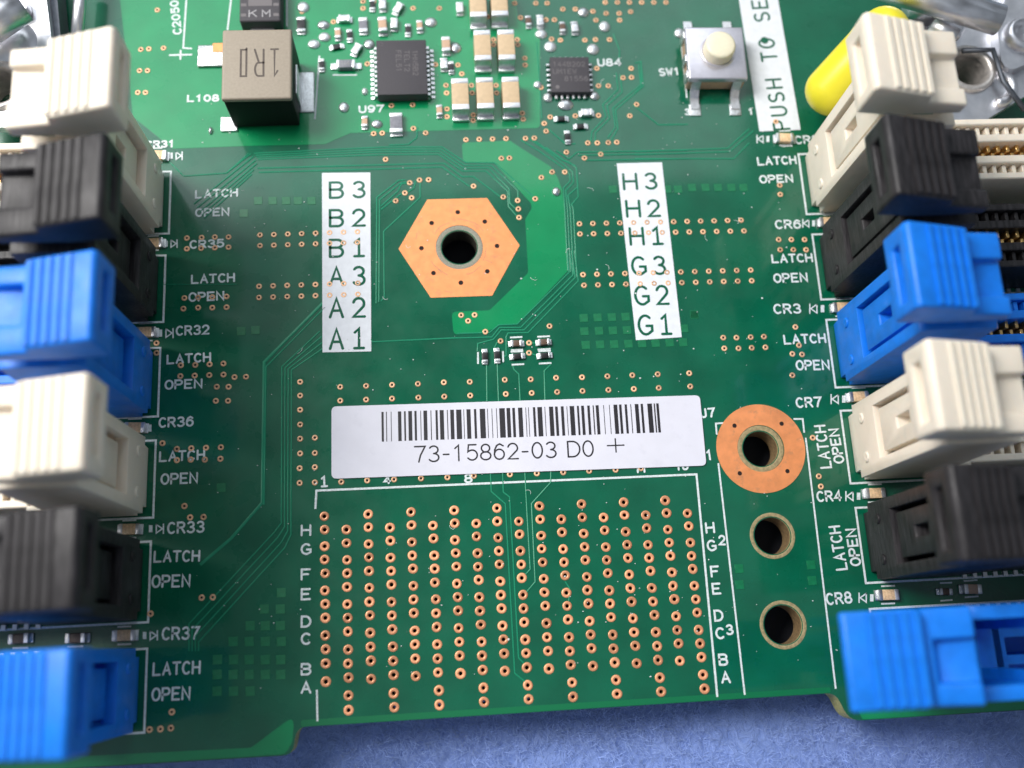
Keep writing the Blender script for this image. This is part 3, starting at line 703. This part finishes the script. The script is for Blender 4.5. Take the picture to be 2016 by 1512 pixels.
# ------------------------------------------------------------------ barcode label
c00, c10 = Vector(P(653,943)), Vector(P(1390,917)); cTL = Vector(P(653,801))
ex = (c10-c00).normalized(); ey = Vector((-ex.y, ex.x)); LW, LH = (c10-c00).length, (cTL-c00).length
lab = thing('barcode_label', 'white paper barcode label printed 73-15862-03 D0 stuck across the board', 'label', (c00.x, c00.y, 0), math.atan2(ex.y, ex.x))
link('label_paper', curve_plate('label_paper', fillet([(0,0),(LW,0),(LW,LH),(0,LH)], .5), [], .06, .16, M['paper']), lab)
def lab_uv(x, y):
    d = Vector(P(x, y)) - c00; return (d.dot(ex), d.dot(ey))
bars = []
for a, b in [(903,916),(930,935),(958,962),(1000,1020),(1036,1046),(1061,1083),(1097,1110),(1132,1136),(1150,1172),(1192,1197),(1221,1234),(1246,1270),(1289,1294),(1308,1330),(1343,1374)]:
    bars.append((450+a/3, 450+b/3))
for a, b in [(36,40),(54,78),(98,112),(132,164),(176,180),(202,206),(229,233),(247,280),(290,312),(324,340),(358,384),(402,406),(418,422),(446,460),(472,500),(515,519),(541,566),(577,593),(611,628),(645,649),(663,690),(706,718),(731,748),(767,782),(799,806),(817,835),(862,866),(896,900),(922,945),(955,970),(988,1002),(1022,1027),(1048,1070),(1083,1097),(1122,1150),(1160,1168),(1175,1190)]:
    bars.append((900+a/3, 900+b/3))
yb, yt = lab_uv(1000, 862)[1], lab_uv(1000, 804)[1]
for a, b in bars:
    u0, u1 = lab_uv(a, 803)[0], lab_uv(b, 803)[0]
    s_ = Strip(); s_.rect(u0, max(u1, u0+.06), yb, yt, .168); s_.build('barcode_bar', M['ink'], lab)
t0, t1 = lab_uv(817, 911.5), lab_uv(1168.5, 901.5)
adv = [4,4,3,4,4,4,4,4,3,4,4,2.2,4.6,4]
txt = '73-15862-03 D0'; gaps = 1.25; tot = sum(adv) + gaps*(len(txt)-1); k = (t1[0]-t0[0])/tot; xx = t0[0]
for ch, w_ in zip(txt, adv):
    if ch != ' ':
        s_ = Strip(); lay_text(s_, ch, (xx, t0[1]+.05), (xx+w_*k, t0[1]+.05), 1.48, .155, .166); s_.build('printed_character', M['ink'], lab)
    xx += (w_+gaps)*k
cx, cy = lab_uv(1211.5, 877.5); s_ = Strip(); s_.stroke([(cx-.85,cy),(cx+.85,cy)], .13, .166, round_=False); s_.stroke([(cx,cy-.7),(cx,cy+.7)], .13, .17, round_=False); s_.build('printed_cross', M['ink'], lab)

# ------------------------------------------------------------------ memory sockets
def boolean(me, cuts, bev=.0, mats=None, seg=2):
    mods = []
    objs = []
    for cme in cuts:
        o = bpy.data.objects.new('cut', cme); C.objects.link(o); objs.append(o)
        mods.append(('BOOLEAN', dict(object=o, operation='DIFFERENCE', solver='EXACT')))
    if bev: mods.append(('BEVEL', dict(width=bev, segments=seg, limit_method='ANGLE', angle_limit=math.radians(35))))
    out = evalmesh(me, mods, mats)
    for o in objs: bpy.data.objects.remove(o)
    smooth_angle(out, 35)
    return out
def bx(x0, x1, y0, y1, z0, z1):
    bm = bmesh.new(); addbox(bm, x0, x1, y0, y1, z0, z1); return bm_me(bm, 'b', M['ink'])
def build_socket_meshes(m):
    """local frame: +x points out of the socket's end (to the board's middle), y along the board, z up; face plane x=0"""
    r = {}
    bm = bmesh.new()
    prism(bm, [(-8.2,0.1),(-.15,0.1),(0,1.5),(0,17.6),(-.6,18),(-6.4,18),(-6.9,6.6),(-8.2,6.6)], 1, -3.5, 3.5)
    tw = bm_me(bm, 'tower', m)
    r['end_tower'] = boolean(tw, [bx(-5.4,.5,-2.45,2.45,6.2,20), bx(-5.4,-1.2,-2.5,2.5,1.0,8), bx(-.9,.6,2.75,4,-1,1.6), bx(-.9,.6,-4,-2.75,-1,1.6), bx(-7.5,-5.0,-1.6,1.6,8,20)], .22, [m])
    # long body with three channels
    body = bx(-44, -7.4, -3.25, 3.25, .1, 6.6)
    r['slot_body'] = boolean(body, [bx(-45,-8.6,-.75,.75,2.2,8), bx(-45,-8.6,1.55,2.6,4.6,8), bx(-45,-8.6,-2.6,-1.55,4.6,8)], .1, [m], 1)
    # latch stem with square pit
    stem = bx(-3.2, -.22, -1.98, 1.98, 6.85, 20.6)
    cut = bmesh.new(); prism(cut, [(.5,9.8),(.5,12.9),(-.45,12.6),(-2.6,12.6),(-2.6,10.1),(-.45,10.1)], 1, -.52, .52)
    r['latch_arm'] = boolean(stem, [bm_me(cut, 'c', m)], .12, [m])
    bm = bmesh.new()
    prism(bm, [(3.3,20.25),(3.3,23.9),(2.95,24.35),(-2.2,22.75),(-2.35,21.75),(-5.9,21.3),(-5.9,19.9),(-.2,19.7)], 1, -3.5, 3.5)
    head = bm_me(bm, 'head', m)
    r['latch_head'] = boolean(head, [bx(2.3,5,-2.1,2.5,21.5,22.8), bx(-7,-3.0,-1.2,1.9,20.7,24)], .26, [m], 3)
    bm = bmesh.new(); addbox(bm, -.31, .31, -3.32, 3.32, -.1, .17)
    bmesh.ops.bevel(bm, geom=list(bm.edges), offset=.1, segments=2, affect='EDGES'); r['rib'] = bm_me(bm, 'rib', m); smooth_angle(r['rib'])
    r['peg'] = mesh('peg', *lathe([(.5,-.05),(.5,.07),(.42,.14),(.25,.1),(.001,.07)], 16), m, True)
    return r
SOCK = {k: build_socket_meshes(m) for k, m in PLASTIC.items()}
pinm = box_me('contact_pin', -.17, .17, -.1, .66, .4, 3.4, M['gold'], .05, 1)
toothm = {k: box_me('tooth', -.2, .2, -.5, .5, 0, 1.2, m, .06, 1) for k, m in PLASTIC.items()}
FACE = dict(L=(-.95, 0.1), R=(.95, .35))
place = ['behind the five others', 'second from the back', 'third from the back', 'fourth from the back', 'second from the front', 'at the front corner']
words = dict(white='ivory white', black='black', blue='bright blue')
for col_i, rows in enumerate((SL, SR)):
    for i, (side, x, y1, y0, colr) in enumerate(rows):
        sg = -1 if side == 'L' else 1
        open_ = (side == 'R' and i == 5)
        other = 'left' if side == 'L' else 'right'
        beside = ('with CR31 in front of it','between the CR31 and CR35 lamps','in front of the CR32 mark','beside the CR36 mark','between the CR33 and CR37 marks','in front of the CR37 lamp') if side == 'L' else \
                 ('half hiding the yellow cap','behind the CR3 mark','in front of the CR3 mark','beside the round copper pad','beside the two round bare holes','with its latch swung open')
        lbl = f'{words[colr]} memory socket end {beside[i]}, {other} row'
        r = thing('memory_socket', lbl, 'memory socket', (x + (sg*(.25 if open_ else .5)), (y0+y1)/2 + (.12 if side == 'L' else -.35 if open_ else .2), 0), PI if side == 'R' else 0, 'memory sockets along both sides of the board')
        S = SOCK[colr]
        # in the local frame +x must point to the board's middle: left sockets already do (rz=0), right ones turned by PI
        link('end_tower', S['end_tower'], r); link('slot_body', S['slot_body'], r)
        for s_ in (-1.85, 1.85):
            o = link('peg', S['peg'], r, (.02, s_, 3.5)); o.rotation_euler = (0, PI/2, 0)
        lt = link('latch', None, r, (-2.6 - (.45 if side == 'L' else 0), 0, 4.0)); lt.empty_display_size = .5
        if open_: lt.rotation_euler = (0, math.radians(24), 0)
        for nm in ('latch_arm', 'latch_head'): link(nm, S[nm], lt, (2.6, 0, -4.0))
        sl = math.atan2(24.35-22.75, 2.95+2.2)
        for k in range(5):
            t = (1.15 - k*.80)
            z = 24.35 - (2.95 - t)*math.tan(sl)
            o = link('rib', S['rib'], lt, (2.6 + t, 0, z - 4.0 + .02)); o.rotation_euler = (0, -sl, 0)
        if side == 'R' and i < 5 or (side == 'L' and i in (0, 3)) or open_:
            for k in range(16 if side == 'R' else 6):
                xx = -9.6 - k*1.0
                if open_: break
                for yy, fl in ((.1, 0), (-.1, 1)):
                    o = link('contact_pin', pinm, r, (xx - .35*fl, (-.72 if fl == 0 else .72), 2.3)); o.rotation_euler = (0, 0, PI*fl)
                for yy in (2.07, -2.07): link('tooth', toothm[colr], r, (xx, yy, 4.9))
        if open_: link('cavity_shade_block', bx(-5.3, -1.3, -2.3, 2.3, 1.2, 4.6), r).data.materials[0] = M['res']  # dark block added to stand in for the shade inside the open cavity
        # solder tails along both sides of the body
        bm = bmesh.new()
        for k in range(30):
            for s_ in (-1, 1): addbox(bm, -9.2-k*1.0, -8.8-k*1.0, s_*3.3, s_*3.75, .02, .3)
        tl = link('solder_tails', bm_me(bm, 'solder_tails', M['tin']), r); tl['kind'] = 'stuff'

# ------------------------------------------------------------------ components
def two_end(kind, L, W, H, body, endf=.24, endm=None):
    """chip body with two metal ends, long axis x"""
    e = L*endf
    return [('body', box_me('body', -L/2+e*.9, L/2-e*.9, -W/2+.02, W/2-.02, .03, H-.03, body, min(.06, H*.2), 2)),
            ('end_cap', box_me('end_cap', -L/2, -L/2+e, -W/2, W/2, .02, H, endm or M['tin'], min(.09, H*.25), 2)),
            ('end_cap', box_me('end_cap', L/2-e, L/2, -W/2, W/2, .02, H, endm or M['tin'], min(.09, H*.25), 2))]
def fillet_me(W):
    return None
cache = {}
def chip(name, label, cat, x, y, rot, key, group=None, **kw):
    """x, y: pixel of the component's centre on the board; rot in degrees"""
    if key not in cache: cache[key] = two_end(*key)
    H = key[3]; p = P(x, y, H*.6)
    t = thing(name, label, cat, (p[0], p[1], .0), math.radians(rot + random.uniform(-3, 3)), group)
    for n, me in cache[key]: link(n, me, t)
    k2 = ('f', key[1], key[2])
    if k2 not in cache:
        Lx, Wy = key[1], key[2]
        cache[k2] = box_me('solder_fillet', -.16, .16, -Wy*.48, Wy*.48, .01, .2, M['solder'], .07, 2)
    for s_ in (-1, 1): link('solder_fillet', cache[k2], t, (s_*(key[1]/2+.06), 0, 0))
    return t
R0402 = ('R', 1.15, .6, .38, M['res'], .2, M['solder']); C0402 = ('C', 1.15, .62, .55, M['ceramicpink']); B0402 = ('B', 1.15, .62, .55, M['brown'])
R0603 = ('R6', 1.7, .9, .5, M['res'], .2, M['solder']); C0603 = ('C6', 1.7, .9, .8, M['ceramicpink']); G0603 = ('G', 1.7, .9, .5, M['resgrey'], .24, M['tin'])
LEDK = ('LED', 1.9, 1.0, .6, M['led'], .2, M['tin']); S0402 = ('S', 1.2, .75, .6, M['tin']); R1206 = ('RB', 2.2, 1.3, .7, M['resgrey'], .2, M['tin'])
small = [
 ('resistor','black resistor standing upright left of the CR marked pair, leftmost of six near the label','resistor',954.5,702,90,R0402),
 ('resistor','black resistor standing upright, second from left of six above the label','resistor',978.5,700,90,R0402),
 ('capacitor','brown capacitor upper left of the four above the label','capacitor',1016.7,676,2,B0402),
 ('capacitor','brown capacitor upper right of the four above the label','capacitor',1070.7,673.5,2,B0402),
 ('resistor','black resistor lower left of the four above the label','resistor',1018.7,701.5,2,R0402),
 ('resistor','black resistor lower right of the four above the label','resistor',1072.3,700,2,R0402),
 ('capacitor','brown capacitor at the left edge behind the blue socket','capacitor',38,1257,1,('B2',1.75,.85,.8,M['brown'])),
 ('capacitor','brown capacitor between the edge one and the CR37 lamp','capacitor',150,1256,1,('B2',1.75,.85,.8,M['brown'])),
 ('capacitor','small brown capacitor right of the CR8 lamp','capacitor',1861,1165,-3,B0402),
 ('capacitor','larger brown capacitor with silver ends right of the CR8 lamp','capacitor',1913,1160,-3,C0603),
 ('resistor','grey resistor right of the black part behind the inductor','resistor',593,49,90,R0603),
 ('capacitor','silver capped part above the small cluster behind the grey diode','capacitor',678,37,0,S0402),
 ('capacitor','tiny capacitor upper left in the cluster left of chip U97','capacitor',665,66,90,C0402),
 ('resistor','tiny upright resistor in the cluster left of chip U97','resistor',688,70,90,R0402),
 ('resistor','tiny slanted resistor just above the grey diode','resistor',663,92,12,R0402),
 ('capacitor','tiny silver capacitor at the upper right end of the grey diode','capacitor',702,97,60,S0402),
 ('resistor','upright dark resistor above chip U97 and left of the tan capacitor','resistor',715,50,90,G0603),
 ('resistor','dark resistor at the top edge left of the silver row above chip U97','resistor',733,10,90,R0402),
 ('capacitor','pale capacitor at the top edge above chip U97','capacitor',753,9,90,S0402),
 ('capacitor','tan capacitor standing just above chip U97','capacitor',753,50,90,C0603),
 ('capacitor','silver capacitor right of the tan one above chip U97','capacitor',776,47,90,S0402),
 ('capacitor','silver capacitor at the top edge right of the pale one','capacitor',784,16,60,S0402),
 ('resistor','small dark resistor above the right corner of chip U97','resistor',803,59,90,R0402),
 ('capacitor','small tan capacitor above the right corner of chip U97','capacitor',826,51,90,C0402),
 ('resistor','tiny resistor at the left end of the grey diode','resistor',633,128,90,R0402),
 ('resistor','large grey resistor in a silver frame below the U97 lettering','resistor',780,243,90,R1206),
 ('capacitor','tiny capacitor left of the large grey resistor below U97','capacitor',718,240,90,C0402),
 ('capacitor','tan capacitor right of chip U97 near its upper corner','capacitor',878,89,90,C0603),
 ('resistor','tiny resistor right of chip U97, left of the big tan capacitors','resistor',888,133,90,R0402),
 ('capacitor','tiny capacitor touching the right pins of chip U97','capacitor',874,126,90,S0402),
 ('capacitor','small tan capacitor at the lower right corner of chip U97','capacitor',865,218,90,C0402),
 ('capacitor','silver stack at the top edge above the big tan capacitors','capacitor',905,16,90,S0402),
 ('capacitor','dark small capacitor above the chip U84, leftmost of its row','capacitor',1040,42,90,B0402),
 ('capacitor','silver small capacitor above chip U84 beside the dark one','capacitor',1063,41,90,S0402),
 ('capacitor','dark small capacitor above the middle of chip U84','capacitor',1107,54,90,B0402),
 ('capacitor','silver small capacitor above the right side of chip U84','capacitor',1131,54,90,S0402),
 ('resistor','small dark resistor below chip U84 on the left','resistor',1105,234,2,R0402),
 ('capacitor','silver part below the right side of chip U84','capacitor',1155,222,0,S0402),
 ('resistor','small dark resistor below chip U84, the lower right one','resistor',1143,249,2,R0402),
 ('resistor','silver resistor lowest of the cluster below chip U84','resistor',1117,270,90,R0402),
]
for n, lb, ct, x, y, rot, key in small: chip(n, lb, ct, x, y, rot, key, 'small surface parts on the board')
# diode N4
cache['N4'] = two_end('N4', 1.9, .95, .75, M['resgrey'], .16, M['tin'])
p = P(681, 127, .5); t = thing('diode', 'grey diode marked N4 lying left of chip U97', 'diode', (p[0], p[1], 0))
for n, me in cache['N4']: link(n, me, t)
s_ = Strip(); lay_text(s_, 'N4', (-.4,-.2), (.4,-.2), .45, .07, .755); s_.build('marking', M['markwhite'], t)
for s2 in (-1, 1): link('lead', box_me('lead', s2*1.25-.35, s2*1.25+.35, -.35, .35, .02, .22, M['solder'], .06), t)
s_ = Strip(); s_.stroke([P(655,148),P(703,148)], .16, .042, round_=False); s_.build('silkscreen_line', M['silk'], board)

# indicator lamps by the sockets
names = ['CR31','CR35','CR32','CR36','CR33','CR37','CR2','CR6','CR3','CR7','CR4','CR8']
for (lx, ly, sg, dx, dy), nm in zip(LEDS, names):
    t = chip('indicator_lamp', f'tiny tan indicator lamp with silver ends marked {nm}', 'indicator lamp', lx, ly, 0 if sg > 0 else 180, LEDK, 'indicator lamps beside the sockets')

# five big tan capacitors, two more at the top edge
BIGC = ('MLCC', 3.55, 1.75, 2.0, M['ceramic'], .17, M['tin'])
big_caps = [(950,88,'big tan capacitor, back left of the five beside chip U97'),(997,87,'big tan capacitor, back right of the five beside chip U97'),
            (906,184,'big tan capacitor, front left of the five beside chip U97'),(955,182,'big tan capacitor, front middle of the five beside chip U97'),(1006,181,'big tan capacitor, front right of the five beside chip U97'),
            (941,3,'big pale capacitor cut by the top edge, the left one of two'),(983,1,'big pale capacitor cut by the top edge, the right one of two')]
for x, y, lb in big_caps:
    if 'BIG' not in cache: cache['BIG'] = two_end(*BIGC)
    p = P(x, y, 2.0); t = thing('ceramic_capacitor', lb, 'capacitor', (p[0], p[1], 0), math.radians(90), 'big tan ceramic capacitors')
    for n, me in cache['BIG']: link(n, me, t)
    for s2 in (-1, 1):
        link('solder_fillet', box_me('solder_fillet', s2*1.93-.25, s2*1.93+.25, -.85, .85, .01, .45, M['solder'], .12, 2), t)

# inductor 1R0
t = thing('inductor', 'tan topped black square inductor marked 1R0 upside down', 'inductor', (-5.45, 43.55, 0))
link('body', box_me('body', -3.3, 3.3, -3.62, 3.75, .25, 5.75, M['inddark'], .2, 3), t)
tp = link('top_face', box_me('top_face', -3.36, 3.36, -3.82, 3.82, 5.35, 6.0, M['indtop'], .28, 4), t)
for dx, ch in ((1.65,'1'),(.15,'R'),(-1.35,'o')):
    s_ = Strip(); lay_text(s_, ch, (dx+.5, 1.55), (dx-.35, 1.55), 2.9, .2, 6.004, True); s_.build('marking', M['markdark'], t)
for s2 in (-1, 1):
    link('terminal', box_me('terminal', s2*3.35-.12, s2*3.35+.12, -1.6, 1.6, .1, 3.2, M['tin'], .08, 2), t)
    if s2 > 0: link('solder_pad', box_me('solder_pad', s2*4.0-.75, s2*4.0+.75, -2.0, 2.6, .02, .2, M['solder'], .12, 3), t)
link('solder_pad', box_me('solder_pad', -7.2, -3.2, 3.4, 5.9, .02, .35, M['solder'], .17, 3), t)
link('solder_pad', box_me('solder_pad', -4.7, -3.0, -4.0, -2.4, .02, .25, M['solder'], .1, 3), t)
link('copper_patch', box_me('copper_patch', -5.7, -3.9, 4.9, 6.1, .01, .40, M['copper'], .12, 1), t)

# black moulded part behind the inductor
p = P(512, 20, 2.2); t = thing('tantalum_capacitor', 'black moulded capacitor marked KM behind the inductor, cut by the top edge', 'capacitor', (p[0], p[1]+1.6, 0))
link('body', box_me('body', -2.1, 2.1, -2.9, 2.9, .1, 2.2, M['blackchip'], .22, 3), t)
for dx, ch in ((-1.1,'K'),(.25,'M')):
    s_ = Strip(); lay_text(s_, ch, (dx, -2.35), (dx+.75, -2.35), .75, .12, 2.205); s_.build('marking', M['markwhite'], t)
for y_ in (-2.1, -.9):
    for x_ in (-1.95, 1.35):
        s_ = Strip(); s_.rect(x_, x_+.55, y_-.22, y_+.12, 2.206); s_.build('marking', M['mark'], t)
s_ = Strip(); s_.rect(-1.2, 1.2, -1.1, .3, 2.206); s_.build('marking', M['mark'], t)
for s2 in (-1, 1): link('terminal', box_me('terminal', -1.2, 1.2, s2*3.1-.3, s2*3.1+.3, .02, .9, M['tin'], .08, 2), t)

# chip U97 with eleven pins a side
t = thing('driver_chip', 'large black square chip U97 with silver pins down both sides', 'chip', (8.42, 45.72, 0))
link('body', box_me('body', -2.58, 2.58, -3.15, 3.15, .15, 1.5, M['blackchip'], .1, 2), t)
lead = bmesh.new(); prism(lead, [(0,.75),(.28,.75),(.42,.15),(.75,.1),(.75,.02),(.36,.02),(.22,.62),(0,.62)], 1, -.14, .14)
lead = bm_me(lead, 'pin', M['tin'])
for k in range(11):
    for s2 in (-1, 1): link('pin', lead, t, (s2*2.56, -2.7+k*.54, 0), 0 if s2 > 0 else PI)
for row, tx in enumerate(('FEL51','TELT2','1HN5B2')):
    s_ = Strip(); xx = -.55 + row*.85; lay_text(s_, tx, (xx, 1.9), (xx, 1.9-.48*len(tx)), .5, .06, 1.505); s_.build('marking', M['mark'], t)
link('dimple', mesh('dimple', *lathe([(.22,1.506),(.18,1.49),(.001,1.48)], 16), M['mark']), t, (-2.1, 2.7, .003))

# chip U84
t = thing('controller_chip', 'small black square chip U84 with grey lettering', 'chip', (25.9, 44.87, 0), math.radians(-1))
link('body', box_me('body', -2.05, 2.05, -2.05, 2.05, .06, .9, M['blackchip'], .06, 2), t)
qp = box_me('pin', -.3, .3, -.13, .13, .02, .35, M['tin'], .06, 2)
for k in range(6):
    o_ = -1.5 + k*.6
    link('pin', qp, t, (2.12, o_, 0)); link('pin', qp, t, (-2.12, o_, 0)); link('pin', qp, t, (o_, -2.15, 0), PI/2); link('pin', qp, t, (o_, 2.12, 0), PI/2)
for row, (tx, x0) in enumerate((('144B202',-1.75),('UM1EW',-1.75),('81556',-.6))):
    s_ = Strip(); lay_text(s_, tx, (x0, .95-row*.85), (x0+.48*len(tx), .95-row*.85), .52, .065, .905); s_.build('marking', M['mark'], t)
link('dimple', mesh('dimple', *lathe([(.22,0),(.17,.006),(.001,.008)], 16), M['mark']), t, (-1.4, -1.45, .903))

# push switch SW1
t = thing('push_switch', 'metal push switch with a cream round button marked SW1', 'switch', (41.15, 46.1, 0), math.radians(-1))
link('housing', box_me('housing', -3.0, 3.0, -2.9, 2.9, .2, 2.1, M['ceramicpink'], .15, 2), t)
link('cover', box_me('cover', -3.12, 3.05, -3.08, 3.0, 1.85, 2.6, M['lavender'], .16, 3), t)
link('collar', mesh('collar', *lathe([(1.85,2.6),(1.8,2.66),(1.65,2.68),(1.6,2.6)], 40), M['lavender'], True), t, (.15, .1, 0))
link('button', mesh('button', *lathe([(1.58,2.4),(1.58,3.7),(1.5,3.9),(1.3,3.98),(.6,4.0),(.001,4.0)], 40), M['button'], True), t, (.15, .1, 0))
foot = bmesh.new(); prism(foot, [(-2.9,2.0),(-3.1,2.0),(-3.4,.9),(-4.0,.35),(-5.2,.3),(-5.2,.05),(-3.9,.08),(-3.2,.6),(-2.9,1.4)], 0, -.45, .45)
foot = bm_me(foot, 'foot', M['tin'])
for x_ in (-2.15, 2.15):
    link('foot', foot, t, (x_, 0, 0)); link('foot', foot, t, (x_, 0, 0), PI)
    link('solder_pad', box_me('solder_pad', x_-.6, x_+.6, -5.9, -4.6, .01, .16, M['solder'], .06, 2), t)
for y_ in (-2.3, -.4, 2.3): link('clip', box_me('clip', -3.3, -2.95, y_-.45, y_+.45, .9, 2.3, M['tin'], .14, 3), t)

# ------------------------------------------------------------------ processor socket brackets
def bracket(name, label, loc):
    return thing(name, label, 'bracket', loc)
Zp = 4.2
t = bracket('socket_bracket', 'shiny steel processor bracket with threaded nut behind the yellow cap', (0, 0, 0))
def Q(x, y): return P(x, y, Zp)
poly = fillet([Q(1898,262),Q(2030,182),Q(2060,60),Q(2060,-60),Q(1770,-60),Q(1795,60),Q(1812,160)], [1.2,2,0,0,0,0,2])
me = curve_plate('plate', poly, [circ(*P(1908,137,Zp), 1.95, 40)], Zp-1.1, Zp, M['steel'])
me = evalmesh(me, [('BEVEL', dict(width=.25, segments=3, limit_method='ANGLE', angle_limit=math.radians(50)))], [M['steel']])
link('plate', me, t)
poly2 = fillet([Q(1960,165),Q(2060,110),Q(2060,-40),Q(1985,-40),Q(1950,60)], [2,0,0,1,2])
link('raised_tab', evalmesh(curve_plate('raised_tab', poly2, [], Zp+.02, Zp+1.3, M['steel']), [('BEVEL', dict(width=.4, segments=3, limit_method='ANGLE', angle_limit=math.radians(50)))], [M['steel']]), t)
c = P(1908,137,Zp)
prof = [(2.7,.0),(2.65,.35),(2.45,.5),(2.1,.45)]
for k in range(7): prof += [(2.0,.25-k*.75),(1.68,-.12-k*.75)]
link('threaded_nut', mesh('threaded_nut', *lathe(prof, 40), M['nut'], True), t, (c[0], c[1], Zp))
c = P(2012,72,Zp+1.3)
link('rivet', mesh('rivet', *lathe([(2.0,0),(1.9,.6),(1.4,1.1),(1.2,.5),(.7,.4),(.001,.3)], 32), M['steel'], True), t, (c[0], c[1], Zp+1.3))
a, b = P(1845,2,9), P(1968,40,9)
link('lever_bar', mesh('lever_bar', *tube([(a[0]-6,a[1]+2.2,9),(a[0],a[1],9),(b[0],b[1],9)], 1.5, 20), M['steel'], True), t)
a, b = P(1838,42,7), P(1885,68,7)
link('lever_end', mesh('lever_end', *tube([(a[0],a[1],6.6),(b[0],b[1],6.6)], [.9,.9], 16), M['steel'], True), t)
a, b = P(1812,20,7), P(1825,-50,7)
link('hinge', mesh('hinge', *tube([P(1815,40,5)+(5.6,), P(1822,-60,5)+(5.6,)], 1.6, 20), M['steel'], True), t)
link('pressed_rim', mesh('pressed_rim', *tube([P(1958+34*math.cos(t_), 175+30*math.sin(t_), Zp)+(Zp+.1,) for t_ in [k*.22 for k in range(-6,8)]], .55, 10), M['steel'], True), t)
link('lever_clip', box_me('lever_clip', -1.6, 1.6, -.9, .9, 0, 1.1, M['steel'], .35, 3), t, (*P(1862,58,5), 5), math.radians(-35))
a, b = P(1895,100,5.2), P(1955,98,5.2)
link('wire', mesh('wire', *tube([a+(5.2,), b+(5.2,), P(1975,160,5.2)+(5.2,), P(2020,215,5.2)+(5.0,)], .28, 8), M['steeldark'], True), t)

t = bracket('socket_bracket', 'grey steel processor bracket with dark edge in the top left corner', (0, 0, 0))
poly = fillet([Q(84,-60),Q(104,100),Q(60,250),Q(-60,250),Q(-60,-60)], [0,1,1,0,0])
me = curve_plate('plate', poly, [circ(*P(-2,170,Zp), 2.0, 40)], Zp-1.1, Zp, M['steel'])
link('plate', evalmesh(me, [('BEVEL', dict(width=.25, segments=3, limit_method='ANGLE', angle_limit=math.radians(50)))], [M['steel']]), t)
link('insulator', curve_plate('insulator', [Q(80,-60),Q(100,-60),Q(114,105),Q(96,105)], [], .3, Zp-1.2, M['steeldark']), t)
c = P(-2,170,Zp); link('threaded_nut', mesh('threaded_nut', *lathe(prof, 40), M['nut'], True), t, (c[0], c[1], Zp))
link('pressed_dome', mesh('pressed_dome', *lathe([(2.6,0),(2.2,.6),(1.2,.95),(.001,1.05)], 32), M['steel'], True), t, (*P(20,85,Zp), Zp))
a, b = P(-20,45,8), P(45,10,8)
link('lever_bar', mesh('lever_bar', *tube([(a[0]-3,a[1]-1,8),(a[0],a[1],8),(b[0],b[1],8)], [1.9,1.9,1.6], 20), M['steel'], True), t)
link('hook', evalmesh(curve_plate('hook', fillet([P(28,-20,5),P(55,2,5),P(60,22,5),P(38,34,5),P(20,30,5)], .6), [], 4.4, 5.6, M['steel']), [('BEVEL', dict(width=.3, segments=2, limit_method='ANGLE', angle_limit=math.radians(50)))], [M['steel']]), t)

rod = mesh('lever_rod', *tube([P(152,70,3)+(3,), P(163,-60,3)+(3,)], .62, 16), M['steel'], True)
o = link('lever_rod', rod); tag(o, 'bright thin steel rod behind the back left ivory socket', 'rod')
sline([(122,0),(132,78)], .2)

# yellow cap on the lever end
a, b = Vector((*P(1634,180,4.2), 4.2)), Vector((*P(1742,62,9.0), 9.0))
ax = (b-a); Lc = ax.length; R_ = 2.58
prof_pts, rad = [], []
for k in range(9):
    th = PI/2*k/8; prof_pts.append(a + ax.normalized()*(-R_*.9*math.cos(th))); rad.append(max(R_*math.sin(th), .02))
prof_pts.append(a + ax*.5); rad.append(R_*.99)
for k in range(9):
    th = PI/2*k/8; prof_pts.append(b + ax.normalized()*(R_*.9*math.sin(th))); rad.append(max(R_*math.cos(th)*.97, .02))
yc = link('yellow_cap', mesh('yellow_cap', *tube(prof_pts, rad, 32), M['yellow'], True))
tag(yc, 'smooth bright yellow rounded cap leaning behind the ivory socket', 'cap')

for me in bpy.data.meshes:
    if not me.users: bpy.data.meshes.remove(me)
print('objects', len(bpy.data.objects))
